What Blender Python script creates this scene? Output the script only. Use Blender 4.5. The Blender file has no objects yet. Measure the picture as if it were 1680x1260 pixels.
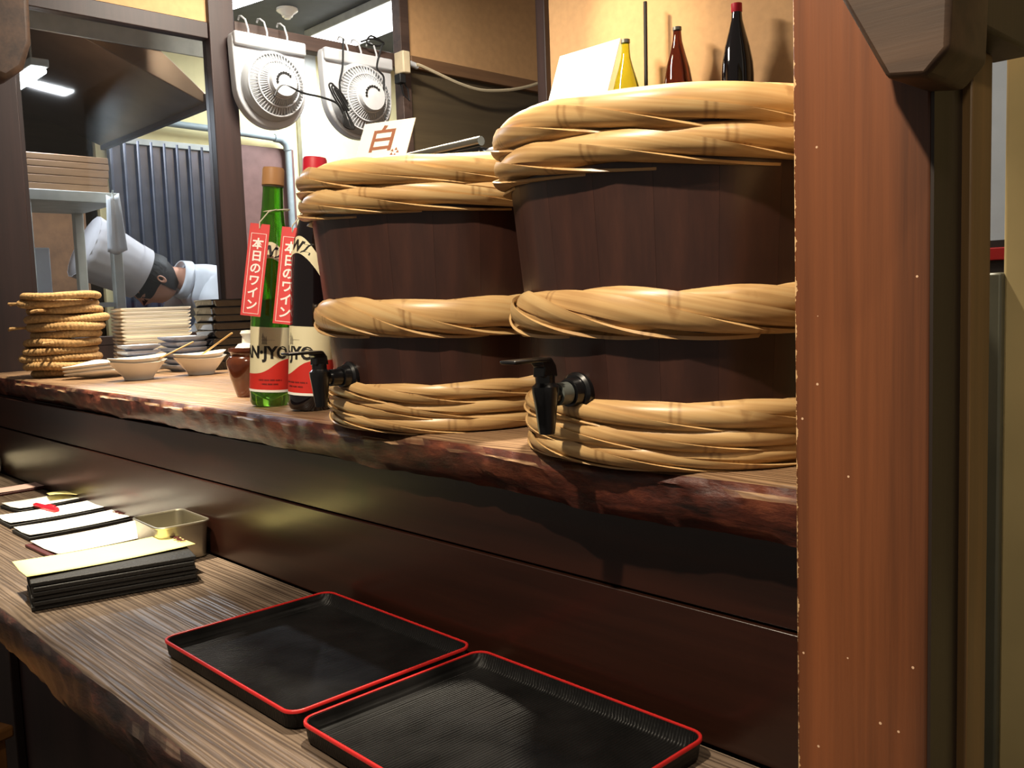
import bpy, math, random
from mathutils import Vector, Matrix
R = math.radians
PI = math.pi
random.seed(7)
scene = bpy.context.scene
col = scene.collection

# ------------------------------------------------------------------ camera
def make_camera():
    yaw, pitch, roll = R(46.293), R(5.107), R(-2.015)
    f = Vector((-math.sin(yaw)*math.cos(pitch), math.cos(yaw)*math.cos(pitch), -math.sin(pitch)))
    r = Vector((math.cos(yaw), math.sin(yaw), 0)); u = r.cross(f)
    r2 = math.cos(roll)*r + math.sin(roll)*u
    u2 = -math.sin(roll)*r + math.cos(roll)*u
    m = Matrix((r2, u2, -f)).transposed().to_4x4()
    m.translation = Vector((0, 0, 1.205))
    cd = bpy.data.cameras.new('camera'); cam = bpy.data.objects.new('camera', cd)
    col.objects.link(cam); cam.matrix_world = m
    cd.sensor_width = 36; cd.lens = 1483.46/1680*36; cd.clip_start = .02
    scene.camera = cam
make_camera()

# ------------------------------------------------------------------ world, exposure
w = bpy.data.worlds.new('world'); scene.world = w; w.use_nodes = True
w.node_tree.nodes['Background'].inputs[0].default_value = (1.0, .86, .72, 1)
w.node_tree.nodes['Background'].inputs[1].default_value = .18
scene.view_settings.view_transform = 'Standard'
scene.view_settings.look = 'None'
scene.view_settings.exposure = 0.0
scene.view_settings.gamma = 1.0
scene.view_settings.use_curve_mapping = False
scene.cycles.use_denoising = True

# ------------------------------------------------------------------ lights of the room, some added as fill
def spot(name, loc, to, watt, ang, blend, colr, size=.04):
    d = bpy.data.lights.new(name, 'SPOT'); d.energy = watt; d.spot_size = R(ang); d.spot_blend = blend
    d.color = colr; d.shadow_soft_size = size
    o = bpy.data.objects.new(name, d); col.objects.link(o); o.location = loc
    o.rotation_euler = (Vector(to)-Vector(loc)).to_track_quat('-Z', 'Y').to_euler()
    return o
def area(name, loc, to, watt, sx, sy, colr):
    d = bpy.data.lights.new(name, 'AREA'); d.shape = 'RECTANGLE'; d.size = sx; d.size_y = sy; d.energy = watt; d.color = colr
    o = bpy.data.objects.new(name, d); col.objects.link(o); o.location = loc
    o.rotation_euler = (Vector(to)-Vector(loc)).to_track_quat('-Z', 'Y').to_euler()
    return o
spot('counter_spot_light', (-2.05, .42, 2.6), (-2.02, .64, .72), 470, 36, .6, (1, .88, .66), .03)
spot('dining_spot_light', (-.55, -.25, 2.5), (-.85, .80, 1.15), 190, 62, .7, (1, .86, .66), .025)
spot('tub_spot_light', (-1.05, .95, 2.6), (-.80, .92, 1.4), 260, 40, .5, (1, .88, .68), .03)
spot('wall_fill_light', (.35, .2, 2.6), (-.20, 1.1, 1.0), 40, 50, .8, (1, .88, .66), .05)  # added fill that brightens the ochre wall at the right
spot('shelf_spot_light', (-2.75, 2.05, 2.85), (-2.30, 3.0, 2.25), 95, 34, 1.0, (1, .82, .55))
spot('pass_spot_light', (-2.45, 1.0, 2.7), (-2.75, 1.15, 1.03), 290, 50, .7, (1, .86, .62))
area('kitchen_fill_light', (-2.7, 1.85, 2.78), (-2.7, 1.85, 0), 58, .14, .60, (1, .90, .76))  # added fill without a fitting, brightens the fans and panels
area('kitchen_tube_light', (-4.45, 3.31, 2.872), (-4.45, 3.31, 0), 62, 1.15, .26, (.86, .93, 1))
area('reflection_tube_light', (-4.2, 1.22, 2.168), (-4.2, 1.22, 0), 26, .56, .05, (.82, .9, 1))  # light of the stand-in tubes added under the hood
area('passage_light', (.1, 2.3, 2.88), (-.2, 2.45, 1.2), 14, .34, .10, (.9, .95, 1))

# ------------------------------------------------------------------ helpers
def tag(o, label=None, cat=None, group=None, kind=None):
    if label: o['label'] = label
    if cat: o['category'] = cat
    if group: o['group'] = group
    if kind: o['kind'] = kind
    return o

class MB:
    def __init__(self): self.v = []; self.f = []; self.uv = {}; self.m = None
    def _p(self, p):
        p = Vector(p)
        return tuple(self.m @ p) if self.m is not None else tuple(p)
    def add(self, vs, fs, uvs=None):
        b = len(self.v)
        self.v += [self._p(p) for p in vs]
        for k, fc in enumerate(fs):
            if uvs: self.uv[len(self.f)] = uvs[k]
            self.f.append(tuple(b+i for i in fc))
        return self
    def box(self, x0, x1, y0, y1, z0, z1):
        return self.add([(x0,y0,z0),(x1,y0,z0),(x1,y1,z0),(x0,y1,z0),(x0,y0,z1),(x1,y0,z1),(x1,y1,z1),(x0,y1,z1)],
            [(0,3,2,1),(4,5,6,7),(0,1,5,4),(1,2,6,5),(2,3,7,6),(3,0,4,7)])
    def prism(self, poly, d0, d1, axis='z'):
        n = len(poly)
        def P(a, b, d): return {'z': (a,b,d), 'y': (a,d,b), 'x': (d,a,b)}[axis]
        vs = [P(a,b,d0) for a,b in poly] + [P(a,b,d1) for a,b in poly]
        fs = [tuple(range(n))[::-1], tuple(range(n, 2*n))] + [(i,(i+1)%n,n+(i+1)%n,n+i) for i in range(n)]
        return self.add(vs, fs)
    def grid(self, fn, nu, nv, cu=False, cv=False, uvfn=None):
        vs = []; U = nu if cu else nu+1; V = nv if cv else nv+1
        for i in range(U):
            for j in range(V): vs.append(fn(i/nu, j/nv))
        fs = []; uvs = [] if uvfn else None
        for i in range(nu):
            for j in range(nv):
                a = i; b = (i+1) % U if cu else i+1; c = j; d = (j+1) % V if cv else j+1
                fs.append((a*V+c, b*V+c, b*V+d, a*V+d))
                if uvfn: uvs.append([uvfn(i/nu, j/nv), uvfn((i+1)/nu, j/nv), uvfn((i+1)/nu, (j+1)/nv), uvfn(i/nu, (j+1)/nv)])
        return self.add(vs, fs, uvs)
    def lathe(self, prof, n=32, c=(0,0), cap0=True, cap1=True):
        m = len(prof)
        vs = [(c[0]+r*math.cos(2*PI*i/n), c[1]+r*math.sin(2*PI*i/n), z) for i in range(n) for r, z in prof]
        fs = [(i*m+j, ((i+1)%n)*m+j, ((i+1)%n)*m+j+1, i*m+j+1) for i in range(n) for j in range(m-1)]
        if cap0: fs.append(tuple(i*m for i in range(n))[::-1])
        if cap1: fs.append(tuple(i*m+m-1 for i in range(n)))
        return self.add(vs, fs)
    def tube(self, pts, rad, n=10, closed=False):
        pts = [Vector(p) for p in pts]; N = len(pts)
        rads = rad if isinstance(rad, (list, tuple)) else [rad]*N
        vs = []; up = None
        for i, p in enumerate(pts):
            if closed: t = pts[(i+1)%N]-pts[i-1]
            else: t = pts[min(i+1,N-1)]-pts[max(i-1,0)]
            t.normalize()
            if up is None:
                up = Vector((0,0,1)) if abs(t.z) < .9 else Vector((1,0,0))
            a = t.cross(up); a.normalize(); b = a.cross(t); b.normalize(); up = b
            for k in range(n):
                q = 2*PI*k/n
                vs.append(p + (a*math.cos(q)+b*math.sin(q))*rads[i])
        fs = []
        for i in range(N if closed else N-1):
            j = (i+1) % N
            for k in range(n): fs.append((i*n+k, i*n+(k+1)%n, j*n+(k+1)%n, j*n+k))
        if not closed:
            fs.append(tuple(range(n))[::-1]); fs.append(tuple((N-1)*n+k for k in range(n)))
        return self.add(vs, fs)
    def mesh(self, name, smooth=False, angle=40):
        me = bpy.data.meshes.new(name); me.from_pydata(self.v, [], self.f); me.validate(); me.update()
        if self.uv and len(me.polygons) == len(self.f):
            l = me.uv_layers.new(name='UVMap')
            for pi, q in self.uv.items():
                for k, li in enumerate(me.polygons[pi].loop_indices): l.data[li].uv = q[k]
        if smooth:
            for p_ in me.polygons: p_.use_smooth = True
            try: me.set_sharp_from_angle(angle=R(angle))
            except Exception: pass
        return me
    def build(self, name, mat, parent=None, smooth=False, angle=40, bev=0, seg=2, loc=None, rot=None):
        return obj(name, self.mesh(name, smooth, angle), mat, parent, loc, rot, bev, seg)

def obj(name, me, mat, parent=None, loc=None, rot=None, bev=0, seg=2):
    o = bpy.data.objects.new(name, me); col.objects.link(o)
    if mat and not me.materials: me.materials.append(mat)
    if parent: o.parent = parent
    if loc: o.location = loc
    if rot: o.rotation_euler = rot
    if bev:
        b = o.modifiers.new('bevel', 'BEVEL'); b.width = bev; b.segments = seg; b.limit_method = 'ANGLE'; b.angle_limit = R(35)
        for p_ in me.polygons: p_.use_smooth = True
        try: me.set_sharp_from_angle(angle=R(50))
        except Exception: pass
    return o
def empty(name, loc=(0,0,0), rz=0, label=None, cat=None, group=None):
    o = bpy.data.objects.new(name, None); col.objects.link(o); o.location = loc; o.rotation_euler = (0,0,rz)
    o.empty_display_size = .02
    return tag(o, label, cat, group)
def copy_tree(o, parent=None):
    c = o.copy(); col.objects.link(c); c.parent = parent
    for ch in [q for q in bpy.data.objects if q.parent == o and q is not c]:
        copy_tree(ch, c)
    return c
def struct(o, label=None):
    o['kind'] = 'structure'
    if label: o['label'] = label
    return o
def B(x0, x1, y0, y1, z0, z1): return MB().box(x0, x1, y0, y1, z0, z1)
def ordinal(k, n):
    w_ = ['topmost', 'second', 'third', 'fourth', 'fifth', 'sixth', 'seventh', 'eighth', 'ninth', 'tenth', 'eleventh',
          'twelfth', 'thirteenth', 'fourteenth', 'fifteenth', 'sixteenth', 'seventeenth']
    i = n-1-k
    if i == n-1: return 'bottom'
    return 'topmost' if i == 0 else w_[i]

def text_geo(s, size, bold=.018):
    c = bpy.data.curves.new('lettering', 'FONT'); c.body = s; c.size = size; c.align_x = 'CENTER'; c.align_y = 'CENTER'; c.resolution_u = 3; c.offset = size*bold
    o = bpy.data.objects.new('lettering', c); col.objects.link(o)
    bpy.context.view_layer.update()
    e = o.evaluated_get(bpy.context.evaluated_depsgraph_get()); me = e.to_mesh()
    vs = [tuple(v.co) for v in me.vertices]; fs = [tuple(p_.vertices) for p_ in me.polygons]
    e.to_mesh_clear(); bpy.data.objects.remove(o); bpy.data.curves.remove(c)
    return vs, fs

# ------------------------------------------------------------------ materials
def srgb(r, g, b):
    def l(c):
        c /= 255
        return c/12.92 if c <= .04045 else ((c+.055)/1.055)**2.4
    return (l(r), l(g), l(b), 1)
def nodes(name):
    m = bpy.data.materials.new(name); m.use_nodes = True
    nt = m.node_tree; return m, nt, nt.nodes['Principled BSDF']
def N(nt, t, **kw):
    n = nt.nodes.new(t)
    for k, v in kw.items():
        if k.startswith('i_'):
            k = k[2:]; n.inputs[int(k) if k.isdigit() else k.replace('_', ' ')].default_value = v
        else: setattr(n, k, v)
    return n
def ramp(nt, stops, interp='LINEAR'):
    n = nt.nodes.new('ShaderNodeValToRGB'); cr = n.color_ramp; cr.interpolation = interp
    while len(cr.elements) < len(stops): cr.elements.new(.5)
    for e, (p_, c) in zip(cr.elements, stops): e.position = p_; e.color = c
    return n
def plain(name, c, rough=.5, metal=0, var=.12, scale=14, bump=0, coat=0, spec=.5, trans=0, ior=1.45):
    m, nt, bs = nodes(name); L = nt.links.new
    tc = N(nt, 'ShaderNodeTexCoord'); no = N(nt, 'ShaderNodeTexNoise', i_Scale=scale, i_Detail=6.0)
    L(tc.outputs['Object'], no.inputs['Vector'])
    d = tuple(x*(1-var) for x in c[:3])+(1,); e = tuple(min(1, x*(1+var)) for x in c[:3])+(1,)
    rp = ramp(nt, [(.3, d), (.7, e)]); L(no.outputs['Fac'], rp.inputs[0]); L(rp.outputs[0], bs.inputs['Base Color'])
    bs.inputs['Roughness'].default_value = rough; bs.inputs['Metallic'].default_value = metal
    bs.inputs['Coat Weight'].default_value = coat; bs.inputs['Specular IOR Level'].default_value = spec
    bs.inputs['Transmission Weight'].default_value = trans; bs.inputs['IOR'].default_value = ior
    if bump:
        b = N(nt, 'ShaderNodeBump', i_Strength=bump, i_Distance=.004); L(no.outputs['Fac'], b.inputs['Height']); L(b.outputs[0], bs.inputs['Normal'])
    return m
def wood(name, dark, light, axis='x', freq=60, rough=.4, bump=.25, coat=0, specks=0, stretch=.05, mid=None, spec=.5, chips=None):
    m, nt, bs = nodes(name); L = nt.links.new
    tc = N(nt, 'ShaderNodeTexCoord'); mp = N(nt, 'ShaderNodeMapping')
    s = [1, 1, 1]; s['xyz'.index(axis)] = stretch
    mp.inputs['Scale'].default_value = s; L(tc.outputs['Object'], mp.inputs['Vector'])
    n1 = N(nt, 'ShaderNodeTexNoise', i_Scale=freq, i_Detail=8.0, i_Roughness=.65); L(mp.outputs[0], n1.inputs['Vector'])
    n2 = N(nt, 'ShaderNodeTexNoise', i_Scale=freq*.22, i_Detail=3.0, i_Distortion=.6); L(mp.outputs[0], n2.inputs['Vector'])
    mx = N(nt, 'ShaderNodeMath', operation='MULTIPLY_ADD', i_1=.45, i_2=0.0); L(n1.outputs['Fac'], mx.inputs[0])
    m2 = N(nt, 'ShaderNodeMath', operation='MULTIPLY_ADD', i_1=.55); L(n2.outputs['Fac'], m2.inputs[0]); L(mx.outputs[0], m2.inputs[2])
    md = mid or tuple((a+b)/2 for a, b in zip(dark, light))
    rp = ramp(nt, [(.34, dark), (.5, md), (.66, light)]); L(m2.outputs[0], rp.inputs[0])
    out = rp.outputs[0]
    if specks:
        mp2 = N(nt, 'ShaderNodeMapping'); sc2 = [1, 1, 1]; mp2.inputs['Scale'].default_value = (1, 1, 1)
        L(tc.outputs['Object'], mp2.inputs['Vector'])
        v = N(nt, 'ShaderNodeTexVoronoi', i_Scale=70.0); L(mp2.outputs[0], v.inputs['Vector'])
        n3 = N(nt, 'ShaderNodeTexNoise', i_Scale=9.0); L(tc.outputs['Object'], n3.inputs['Vector'])
        lt = N(nt, 'ShaderNodeMath', operation='LESS_THAN', i_1=.09); L(v.outputs['Distance'], lt.inputs[0])
        sx = N(nt, 'ShaderNodeSeparateColor'); L(v.outputs['Color'], sx.inputs[0])
        g2 = N(nt, 'ShaderNodeMath', operation='GREATER_THAN', i_1=1-specks); L(sx.outputs[0], g2.inputs[0])
        mu = N(nt, 'ShaderNodeMath', operation='MULTIPLY'); L(lt.outputs[0], mu.inputs[0]); L(g2.outputs[0], mu.inputs[1])
        mc = N(nt, 'ShaderNodeMix', data_type='RGBA'); L(mu.outputs[0], mc.inputs[0]); L(out, mc.inputs[6]); mc.inputs[7].default_value = srgb(205, 170, 140)
        out = mc.outputs[2]
    if chips is not None:   # splintered pale wood along the worn left arris
        sp = N(nt, 'ShaderNodeSeparateXYZ'); L(tc.outputs['Object'], sp.inputs[0])
        mp3 = N(nt, 'ShaderNodeMapping'); mp3.inputs['Scale'].default_value = (0, 0, 1); L(tc.outputs['Object'], mp3.inputs['Vector'])
        n5 = N(nt, 'ShaderNodeTexNoise', i_Scale=55.0, i_Detail=5.0, i_Roughness=.7); L(mp3.outputs[0], n5.inputs['Vector'])
        wd = N(nt, 'ShaderNodeMath', operation='MULTIPLY_ADD', i_1=.022, i_2=chips-.0098); L(n5.outputs['Fac'], wd.inputs[0])
        lt2 = N(nt, 'ShaderNodeMath', operation='LESS_THAN'); L(sp.outputs['X'], lt2.inputs[0]); L(wd.outputs[0], lt2.inputs[1])
        mc2 = N(nt, 'ShaderNodeMix', data_type='RGBA'); L(lt2.outputs[0], mc2.inputs[0]); L(out, mc2.inputs[6]); mc2.inputs[7].default_value = srgb(214, 176, 128)
        out = mc2.outputs[2]
    L(out, bs.inputs['Base Color'])
    bs.inputs['Roughness'].default_value = rough; bs.inputs['Coat Weight'].default_value = coat; bs.inputs['Coat Roughness'].default_value = .15
    bs.inputs['Specular IOR Level'].default_value = spec
    if bump:
        b = N(nt, 'ShaderNodeBump', i_Strength=bump, i_Distance=.003); L(m2.outputs[0], b.inputs['Height']); L(b.outputs[0], bs.inputs['Normal'])
    return m
def emit(name, c, s):
    m, nt, bs = nodes(name)
    bs.inputs['Base Color'].default_value = c; bs.inputs['Emission Color'].default_value = c; bs.inputs['Emission Strength'].default_value = s
    return m
def glass(name, c, rough=.02):
    m, nt, bs = nodes(name)
    no = N(nt, 'ShaderNodeTexNoise', i_Scale=30.0); b = N(nt, 'ShaderNodeBump', i_Strength=.04)
    nt.links.new(no.outputs['Fac'], b.inputs['Height']); nt.links.new(b.outputs[0], bs.inputs['Normal'])
    bs.inputs['Base Color'].default_value = c; bs.inputs['Transmission Weight'].default_value = .9; bs.inputs['Roughness'].default_value = rough
    return m
def pane_mat():
    m = bpy.data.materials.new('window_glass'); m.use_nodes = True; nt = m.node_tree; nt.nodes.clear(); L = nt.links.new
    o = N(nt, 'ShaderNodeOutputMaterial'); t = N(nt, 'ShaderNodeBsdfTransparent', i_Color=(.93, .95, .96, 1)); g = N(nt, 'ShaderNodeBsdfGlossy', i_Roughness=.03)
    fr = N(nt, 'ShaderNodeFresnel', i_IOR=1.5); mx = N(nt, 'ShaderNodeMixShader')
    L(fr.outputs[0], mx.inputs[0]); L(t.outputs[0], mx.inputs[1]); L(g.outputs[0], mx.inputs[2]); L(mx.outputs[0], o.inputs[0])
    return m
def bamboo_mat():
    m, nt, bs = nodes('bamboo'); L = nt.links.new
    uv = N(nt, 'ShaderNodeUVMap'); oi = N(nt, 'ShaderNodeObjectInfo')
    mp = N(nt, 'ShaderNodeMapping'); mp.inputs['Scale'].default_value = (6, 260, 1); L(uv.outputs[0], mp.inputs['Vector'])
    rv = N(nt, 'ShaderNodeCombineXYZ'); sc = N(nt, 'ShaderNodeMath', operation='MULTIPLY', i_1=31.0); L(oi.outputs['Random'], sc.inputs[0]); L(sc.outputs[0], rv.inputs[0]); L(sc.outputs[0], rv.inputs[2])
    L(rv.outputs[0], mp.inputs['Location'])
    n1 = N(nt, 'ShaderNodeTexNoise', i_Scale=1.0, i_Detail=5.0); L(mp.outputs[0], n1.inputs['Vector'])
    n2 = N(nt, 'ShaderNodeTexNoise', i_Scale=7.0, i_Detail=3.0); L(uv.outputs[0], n2.inputs['Vector'])
    rp = ramp(nt, [(.3, srgb(156, 118, 74)), (.5, srgb(194, 157, 106)), (.72, srgb(212, 184, 134))]); 
    ad = N(nt, 'ShaderNodeMath', operation='MULTIPLY_ADD', i_1=.5); L(n1.outputs['Fac'], ad.inputs[0])
    ml = N(nt, 'ShaderNodeMath', operation='MULTIPLY', i_1=.5); L(n2.outputs['Fac'], ml.inputs[0]); L(ml.outputs[0], ad.inputs[2])
    L(ad.outputs[0], rp.inputs[0])
    # node rings of the cane: a thin dark pair of lines every 0.21 m
    sx = N(nt, 'ShaderNodeSeparateXYZ'); L(uv.outputs[0], sx.inputs[0])
    dv = N(nt, 'ShaderNodeMath', operation='DIVIDE', i_1=.23); L(sx.outputs[0], dv.inputs[0])
    a2 = N(nt, 'ShaderNodeMath', operation='MULTIPLY_ADD', i_1=7.3); L(oi.outputs['Random'], a2.inputs[0]); L(dv.outputs[0], a2.inputs[2])
    fr = N(nt, 'ShaderNodeMath', operation='FRACT'); L(a2.outputs[0], fr.inputs[0])
    r2 = ramp(nt, [(0, (0,0,0,1)), (.47, (0,0,0,1)), (.482, (1,1,1,1)), (.492, (.15,.15,.15,1)), (.505, (.1,.1,.1,1)), (.517, (.8,.8,.8,1)), (.53, (0,0,0,1))])
    L(fr.outputs[0], r2.inputs[0])
    mc = N(nt, 'ShaderNodeMix', data_type='RGBA'); mf = N(nt, 'ShaderNodeMath', operation='MULTIPLY', i_1=.6); L(r2.outputs[0], mf.inputs[0]); L(mf.outputs[0], mc.inputs[0])
    L(rp.outputs[0], mc.inputs[6]); mc.inputs[7].default_value = srgb(112, 72, 36)
    n4 = N(nt, 'ShaderNodeTexNoise', i_Scale=26.0, i_Detail=4.0); L(uv.outputs[0], n4.inputs['Vector'])
    r4 = ramp(nt, [(.62, (0,0,0,1)), (.72, (.45,.45,.45,1))]); L(n4.outputs['Fac'], r4.inputs[0])
    m3 = N(nt, 'ShaderNodeMix', data_type='RGBA'); L(r4.outputs[0], m3.inputs[0]); L(mc.outputs[2], m3.inputs[6]); m3.inputs[7].default_value = srgb(128, 84, 44)
    L(m3.outputs[2], bs.inputs['Base Color'])
    bs.inputs['Roughness'].default_value = .36
    b = N(nt, 'ShaderNodeBump', i_Strength=.18, i_Distance=.001); L(n1.outputs['Fac'], b.inputs['Height']); L(b.outputs[0], bs.inputs['Normal'])
    return m
def counter_mat(name, dark, light, edge):
    """worn slab: grain along x on the faces that look up, bark-stripped reddish edge elsewhere"""
    m, nt, bs = nodes(name); L = nt.links.new
    tc = N(nt, 'ShaderNodeTexCoord'); mp = N(nt, 'ShaderNodeMapping'); mp.inputs['Scale'].default_value = (.035, 1, 1); L(tc.outputs['Object'], mp.inputs['Vector'])
    n0 = N(nt, 'ShaderNodeTexNoise', i_Scale=3.0, i_Detail=2.0); L(tc.outputs['Object'], n0.inputs['Vector'])
    wv = N(nt, 'ShaderNodeTexWave', wave_type='BANDS', bands_direction='Y', i_Scale=40.0, i_Distortion=9.0, i_Detail=3.0, i_Detail_Scale=1.6); L(mp.outputs[0], wv.inputs['Vector'])
    n1 = N(nt, 'ShaderNodeTexNoise', i_Scale=90.0, i_Detail=8.0); L(mp.outputs[0], n1.inputs['Vector'])
    a = N(nt, 'ShaderNodeMath', operation='MULTIPLY_ADD', i_1=.35); L(wv.outputs['Fac'], a.inputs[0])
    b_ = N(nt, 'ShaderNodeMath', operation='MULTIPLY', i_1=.65); L(n1.outputs['Fac'], b_.inputs[0]); L(b_.outputs[0], a.inputs[2])
    rp = ramp(nt, [(.2, dark), (.75, light)]); L(a.outputs[0], rp.inputs[0])
    st = ramp(nt, [(.35, (.55,.55,.55,1)), (.65, (1,1,1,1))]); L(n0.outputs['Fac'], st.inputs[0])
    mu = N(nt, 'ShaderNodeMix', data_type='RGBA', blend_type='MULTIPLY', i_0=.6); L(rp.outputs[0], mu.inputs[6]); L(st.outputs[0], mu.inputs[7])
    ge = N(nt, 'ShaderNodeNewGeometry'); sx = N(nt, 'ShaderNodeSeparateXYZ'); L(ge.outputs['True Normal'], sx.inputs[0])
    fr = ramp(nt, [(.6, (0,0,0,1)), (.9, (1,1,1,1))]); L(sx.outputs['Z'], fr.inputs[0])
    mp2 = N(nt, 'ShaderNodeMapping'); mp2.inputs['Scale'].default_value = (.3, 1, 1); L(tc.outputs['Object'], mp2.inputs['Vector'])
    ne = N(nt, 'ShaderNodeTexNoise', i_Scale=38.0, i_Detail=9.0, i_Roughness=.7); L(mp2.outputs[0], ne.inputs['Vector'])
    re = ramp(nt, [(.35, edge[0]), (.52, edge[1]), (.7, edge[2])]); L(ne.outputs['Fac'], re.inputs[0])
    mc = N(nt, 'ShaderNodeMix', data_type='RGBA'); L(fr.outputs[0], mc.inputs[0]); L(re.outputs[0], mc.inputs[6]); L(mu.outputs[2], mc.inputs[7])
    L(mc.outputs[2], bs.inputs['Base Color'])
    bs.inputs['Roughness'].default_value = .42
    hm = N(nt, 'ShaderNodeMix', data_type='RGBA'); L(fr.outputs[0], hm.inputs[0]); L(ne.outputs['Fac'], hm.inputs[6]); L(a.outputs[0], hm.inputs[7])
    bp = N(nt, 'ShaderNodeBump', i_Strength=.55, i_Distance=.005); L(hm.outputs[2], bp.inputs['Height']); L(bp.outputs[0], bs.inputs['Normal'])
    return m

M = {}
M['post'] = wood('post_wood', srgb(46, 25, 14), srgb(124, 71, 39), 'z', 52, .42, .3, .1, specks=.22, stretch=.022, chips=-.409)
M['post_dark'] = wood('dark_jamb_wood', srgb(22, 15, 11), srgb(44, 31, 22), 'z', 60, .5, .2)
M['jamb'] = wood('jamb_wood', srgb(82, 60, 34), srgb(120, 90, 52), 'z', 60, .5, .2)
M['bracket'] = wood('bracket_wood', srgb(44, 30, 20), srgb(86, 62, 44), 'x', 60, .55, .2)
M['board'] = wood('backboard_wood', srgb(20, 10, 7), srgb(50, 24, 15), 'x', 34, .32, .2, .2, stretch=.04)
M['under'] = wood('undercounter_wood', srgb(38, 24, 26), srgb(62, 42, 42), 'z', 30, .5, .1)
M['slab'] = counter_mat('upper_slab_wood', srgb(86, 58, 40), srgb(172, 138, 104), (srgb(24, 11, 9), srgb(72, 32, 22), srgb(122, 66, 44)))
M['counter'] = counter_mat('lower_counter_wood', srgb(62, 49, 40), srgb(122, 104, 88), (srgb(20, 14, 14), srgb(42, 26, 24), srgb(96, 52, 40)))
M['stave'] = wood('stave_wood', srgb(38, 22, 18), srgb(72, 42, 32), 'z', 26, .38, .2, .15, stretch=.08, mid=srgb(50, 29, 24))
M['lid'] = wood('tub_lid_wood', srgb(150, 116, 80), srgb(196, 164, 120), 'x', 40, .5, .2)
M['bamboo'] = bamboo_mat()
M['black_plastic'] = plain('black_plastic', srgb(16, 16, 18), .28, coat=.2)
M['grey_plastic'] = plain('grey_plastic', srgb(92, 96, 92), .3)
M['lacquer'] = plain('black_lacquer', srgb(17, 16, 16), .36, var=.3, scale=60, bump=.0)
M['red_rim'] = plain('red_lacquer', srgb(172, 32, 30), .35)
M['tan'] = plain('tan_plaster', srgb(208, 164, 116), .85, var=.06, scale=30, bump=.1)
M['olive'] = wood('olive_panel', srgb(70, 58, 42), srgb(96, 82, 58), 'y', 20, .55, .1)
M['frame'] = wood('frame_wood', srgb(30, 19, 18), srgb(54, 35, 32), 'z', 40, .5, .15)
M['rail'] = wood('rail_wood', srgb(58, 44, 40), srgb(96, 76, 66), 'y', 40, .55, .15)
M['beam'] = wood('beam_wood', srgb(104, 74, 50), srgb(140, 104, 72), 'y', 40, .55, .15)
M['cream'] = plain('cream_plaster', srgb(226, 212, 160), .8, var=.05)
M['yellow_wall'] = plain('passage_plaster', srgb(200, 178, 126), .8, var=.08, scale=8, bump=.08)
M['grey_wall'] = plain('pale_grey_wall', srgb(190, 196, 200), .8, var=.05)
M['grey_strip'] = plain('grey_green_strip', srgb(92, 90, 76), .4)
M['floor'] = plain('floor_stone', srgb(62, 56, 50), .6, var=.3, scale=12)
M['ceil'] = plain('kitchen_ceiling', srgb(70, 74, 82), .7, var=.1)
M['steel'] = plain('stainless_steel', srgb(196, 190, 172), .38, 1, var=.1, scale=8)
M['hood'] = plain('hood_steel', srgb(150, 128, 108), .3, 1, var=.25, scale=3)
M['pale_metal'] = plain('pale_painted_metal', srgb(188, 190, 184), .5)
M['corr'] = plain('corrugated_metal', srgb(112, 120, 140), .25, .9, var=.15)
M['maroon'] = plain('maroon_panel', srgb(112, 84, 78), .5, var=.15)
M['pipe'] = plain('grey_pipe', srgb(148, 160, 162), .45)
M['white_plastic'] = plain('white_plastic', srgb(190, 193, 198), .4, var=.04)
M['grey_plastic2'] = plain('pale_grey_plastic', srgb(178, 182, 186), .45, var=.04)
M['cord'] = plain('black_cord', srgb(22, 24, 26), .5)
M['beige'] = plain('beige_cable', srgb(204, 190, 160), .55)
M['ceramic'] = plain('white_ceramic', srgb(244, 238, 224), .22, var=.03, coat=.3)
M['blue_ceramic'] = plain('blue_grey_ceramic', srgb(176, 184, 202), .25, var=.12, scale=40, coat=.3)
M['black_dish'] = plain('black_dish', srgb(15, 14, 15), .2, coat=.4)
M['straw'] = plain('straw_rope', srgb(168, 132, 86), .85, var=.3, scale=120, bump=.6)
M['jar'] = plain('brown_glaze', srgb(84, 40, 20), .15, var=.5, scale=16, coat=.5)
M['spoon'] = wood('pale_spoon_wood', srgb(204, 160, 90), srgb(232, 196, 130), 'x', 80, .5, .1)
M['paper'] = plain('white_paper', srgb(238, 236, 228), .85, var=.02)
M['yellow_paper'] = plain('yellow_paper', srgb(236, 226, 150), .85, var=.02)
M['pink_paper'] = plain('pink_paper', srgb(214, 178, 168), .85, var=.05)
M['menu_black'] = plain('black_menu_cover', srgb(26, 24, 22), .6, var=.2, scale=200, bump=.3)
M['menu_red'] = plain('maroon_menu_cover', srgb(72, 26, 24), .5, var=.2)
M['red_plastic'] = plain('red_plastic', srgb(200, 22, 40), .35)
M['print_red'] = plain('red_print', srgb(196, 40, 30), .6)
M['tag_red'] = plain('red_tag_card', srgb(214, 66, 66), .6, var=.05)
M['white_ink'] = plain('white_ink', srgb(248, 238, 232), .6, var=.0)
M['black_ink'] = plain('black_ink', srgb(28, 24, 22), .6, var=.0)
M['grey_ink'] = plain('grey_ink', srgb(150, 142, 120), .6, var=.0)
M['brown_ink'] = plain('brown_ink', srgb(150, 96, 70), .7, var=.1)
M['label_cream'] = plain('cream_label', srgb(222, 212, 176), .6, var=.03)
M['green_glass'] = glass('green_glass', srgb(128, 200, 66))
M['dark_glass'] = plain('dark_bottle_glass', srgb(16, 10, 12), .06, coat=.6)
M['brown_glass'] = glass('brown_glass', srgb(96, 42, 18))
M['lime_glass'] = glass('lime_glass', srgb(206, 216, 60))
M['cap_tan'] = plain('tan_cap', srgb(190, 140, 92), .5)
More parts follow.
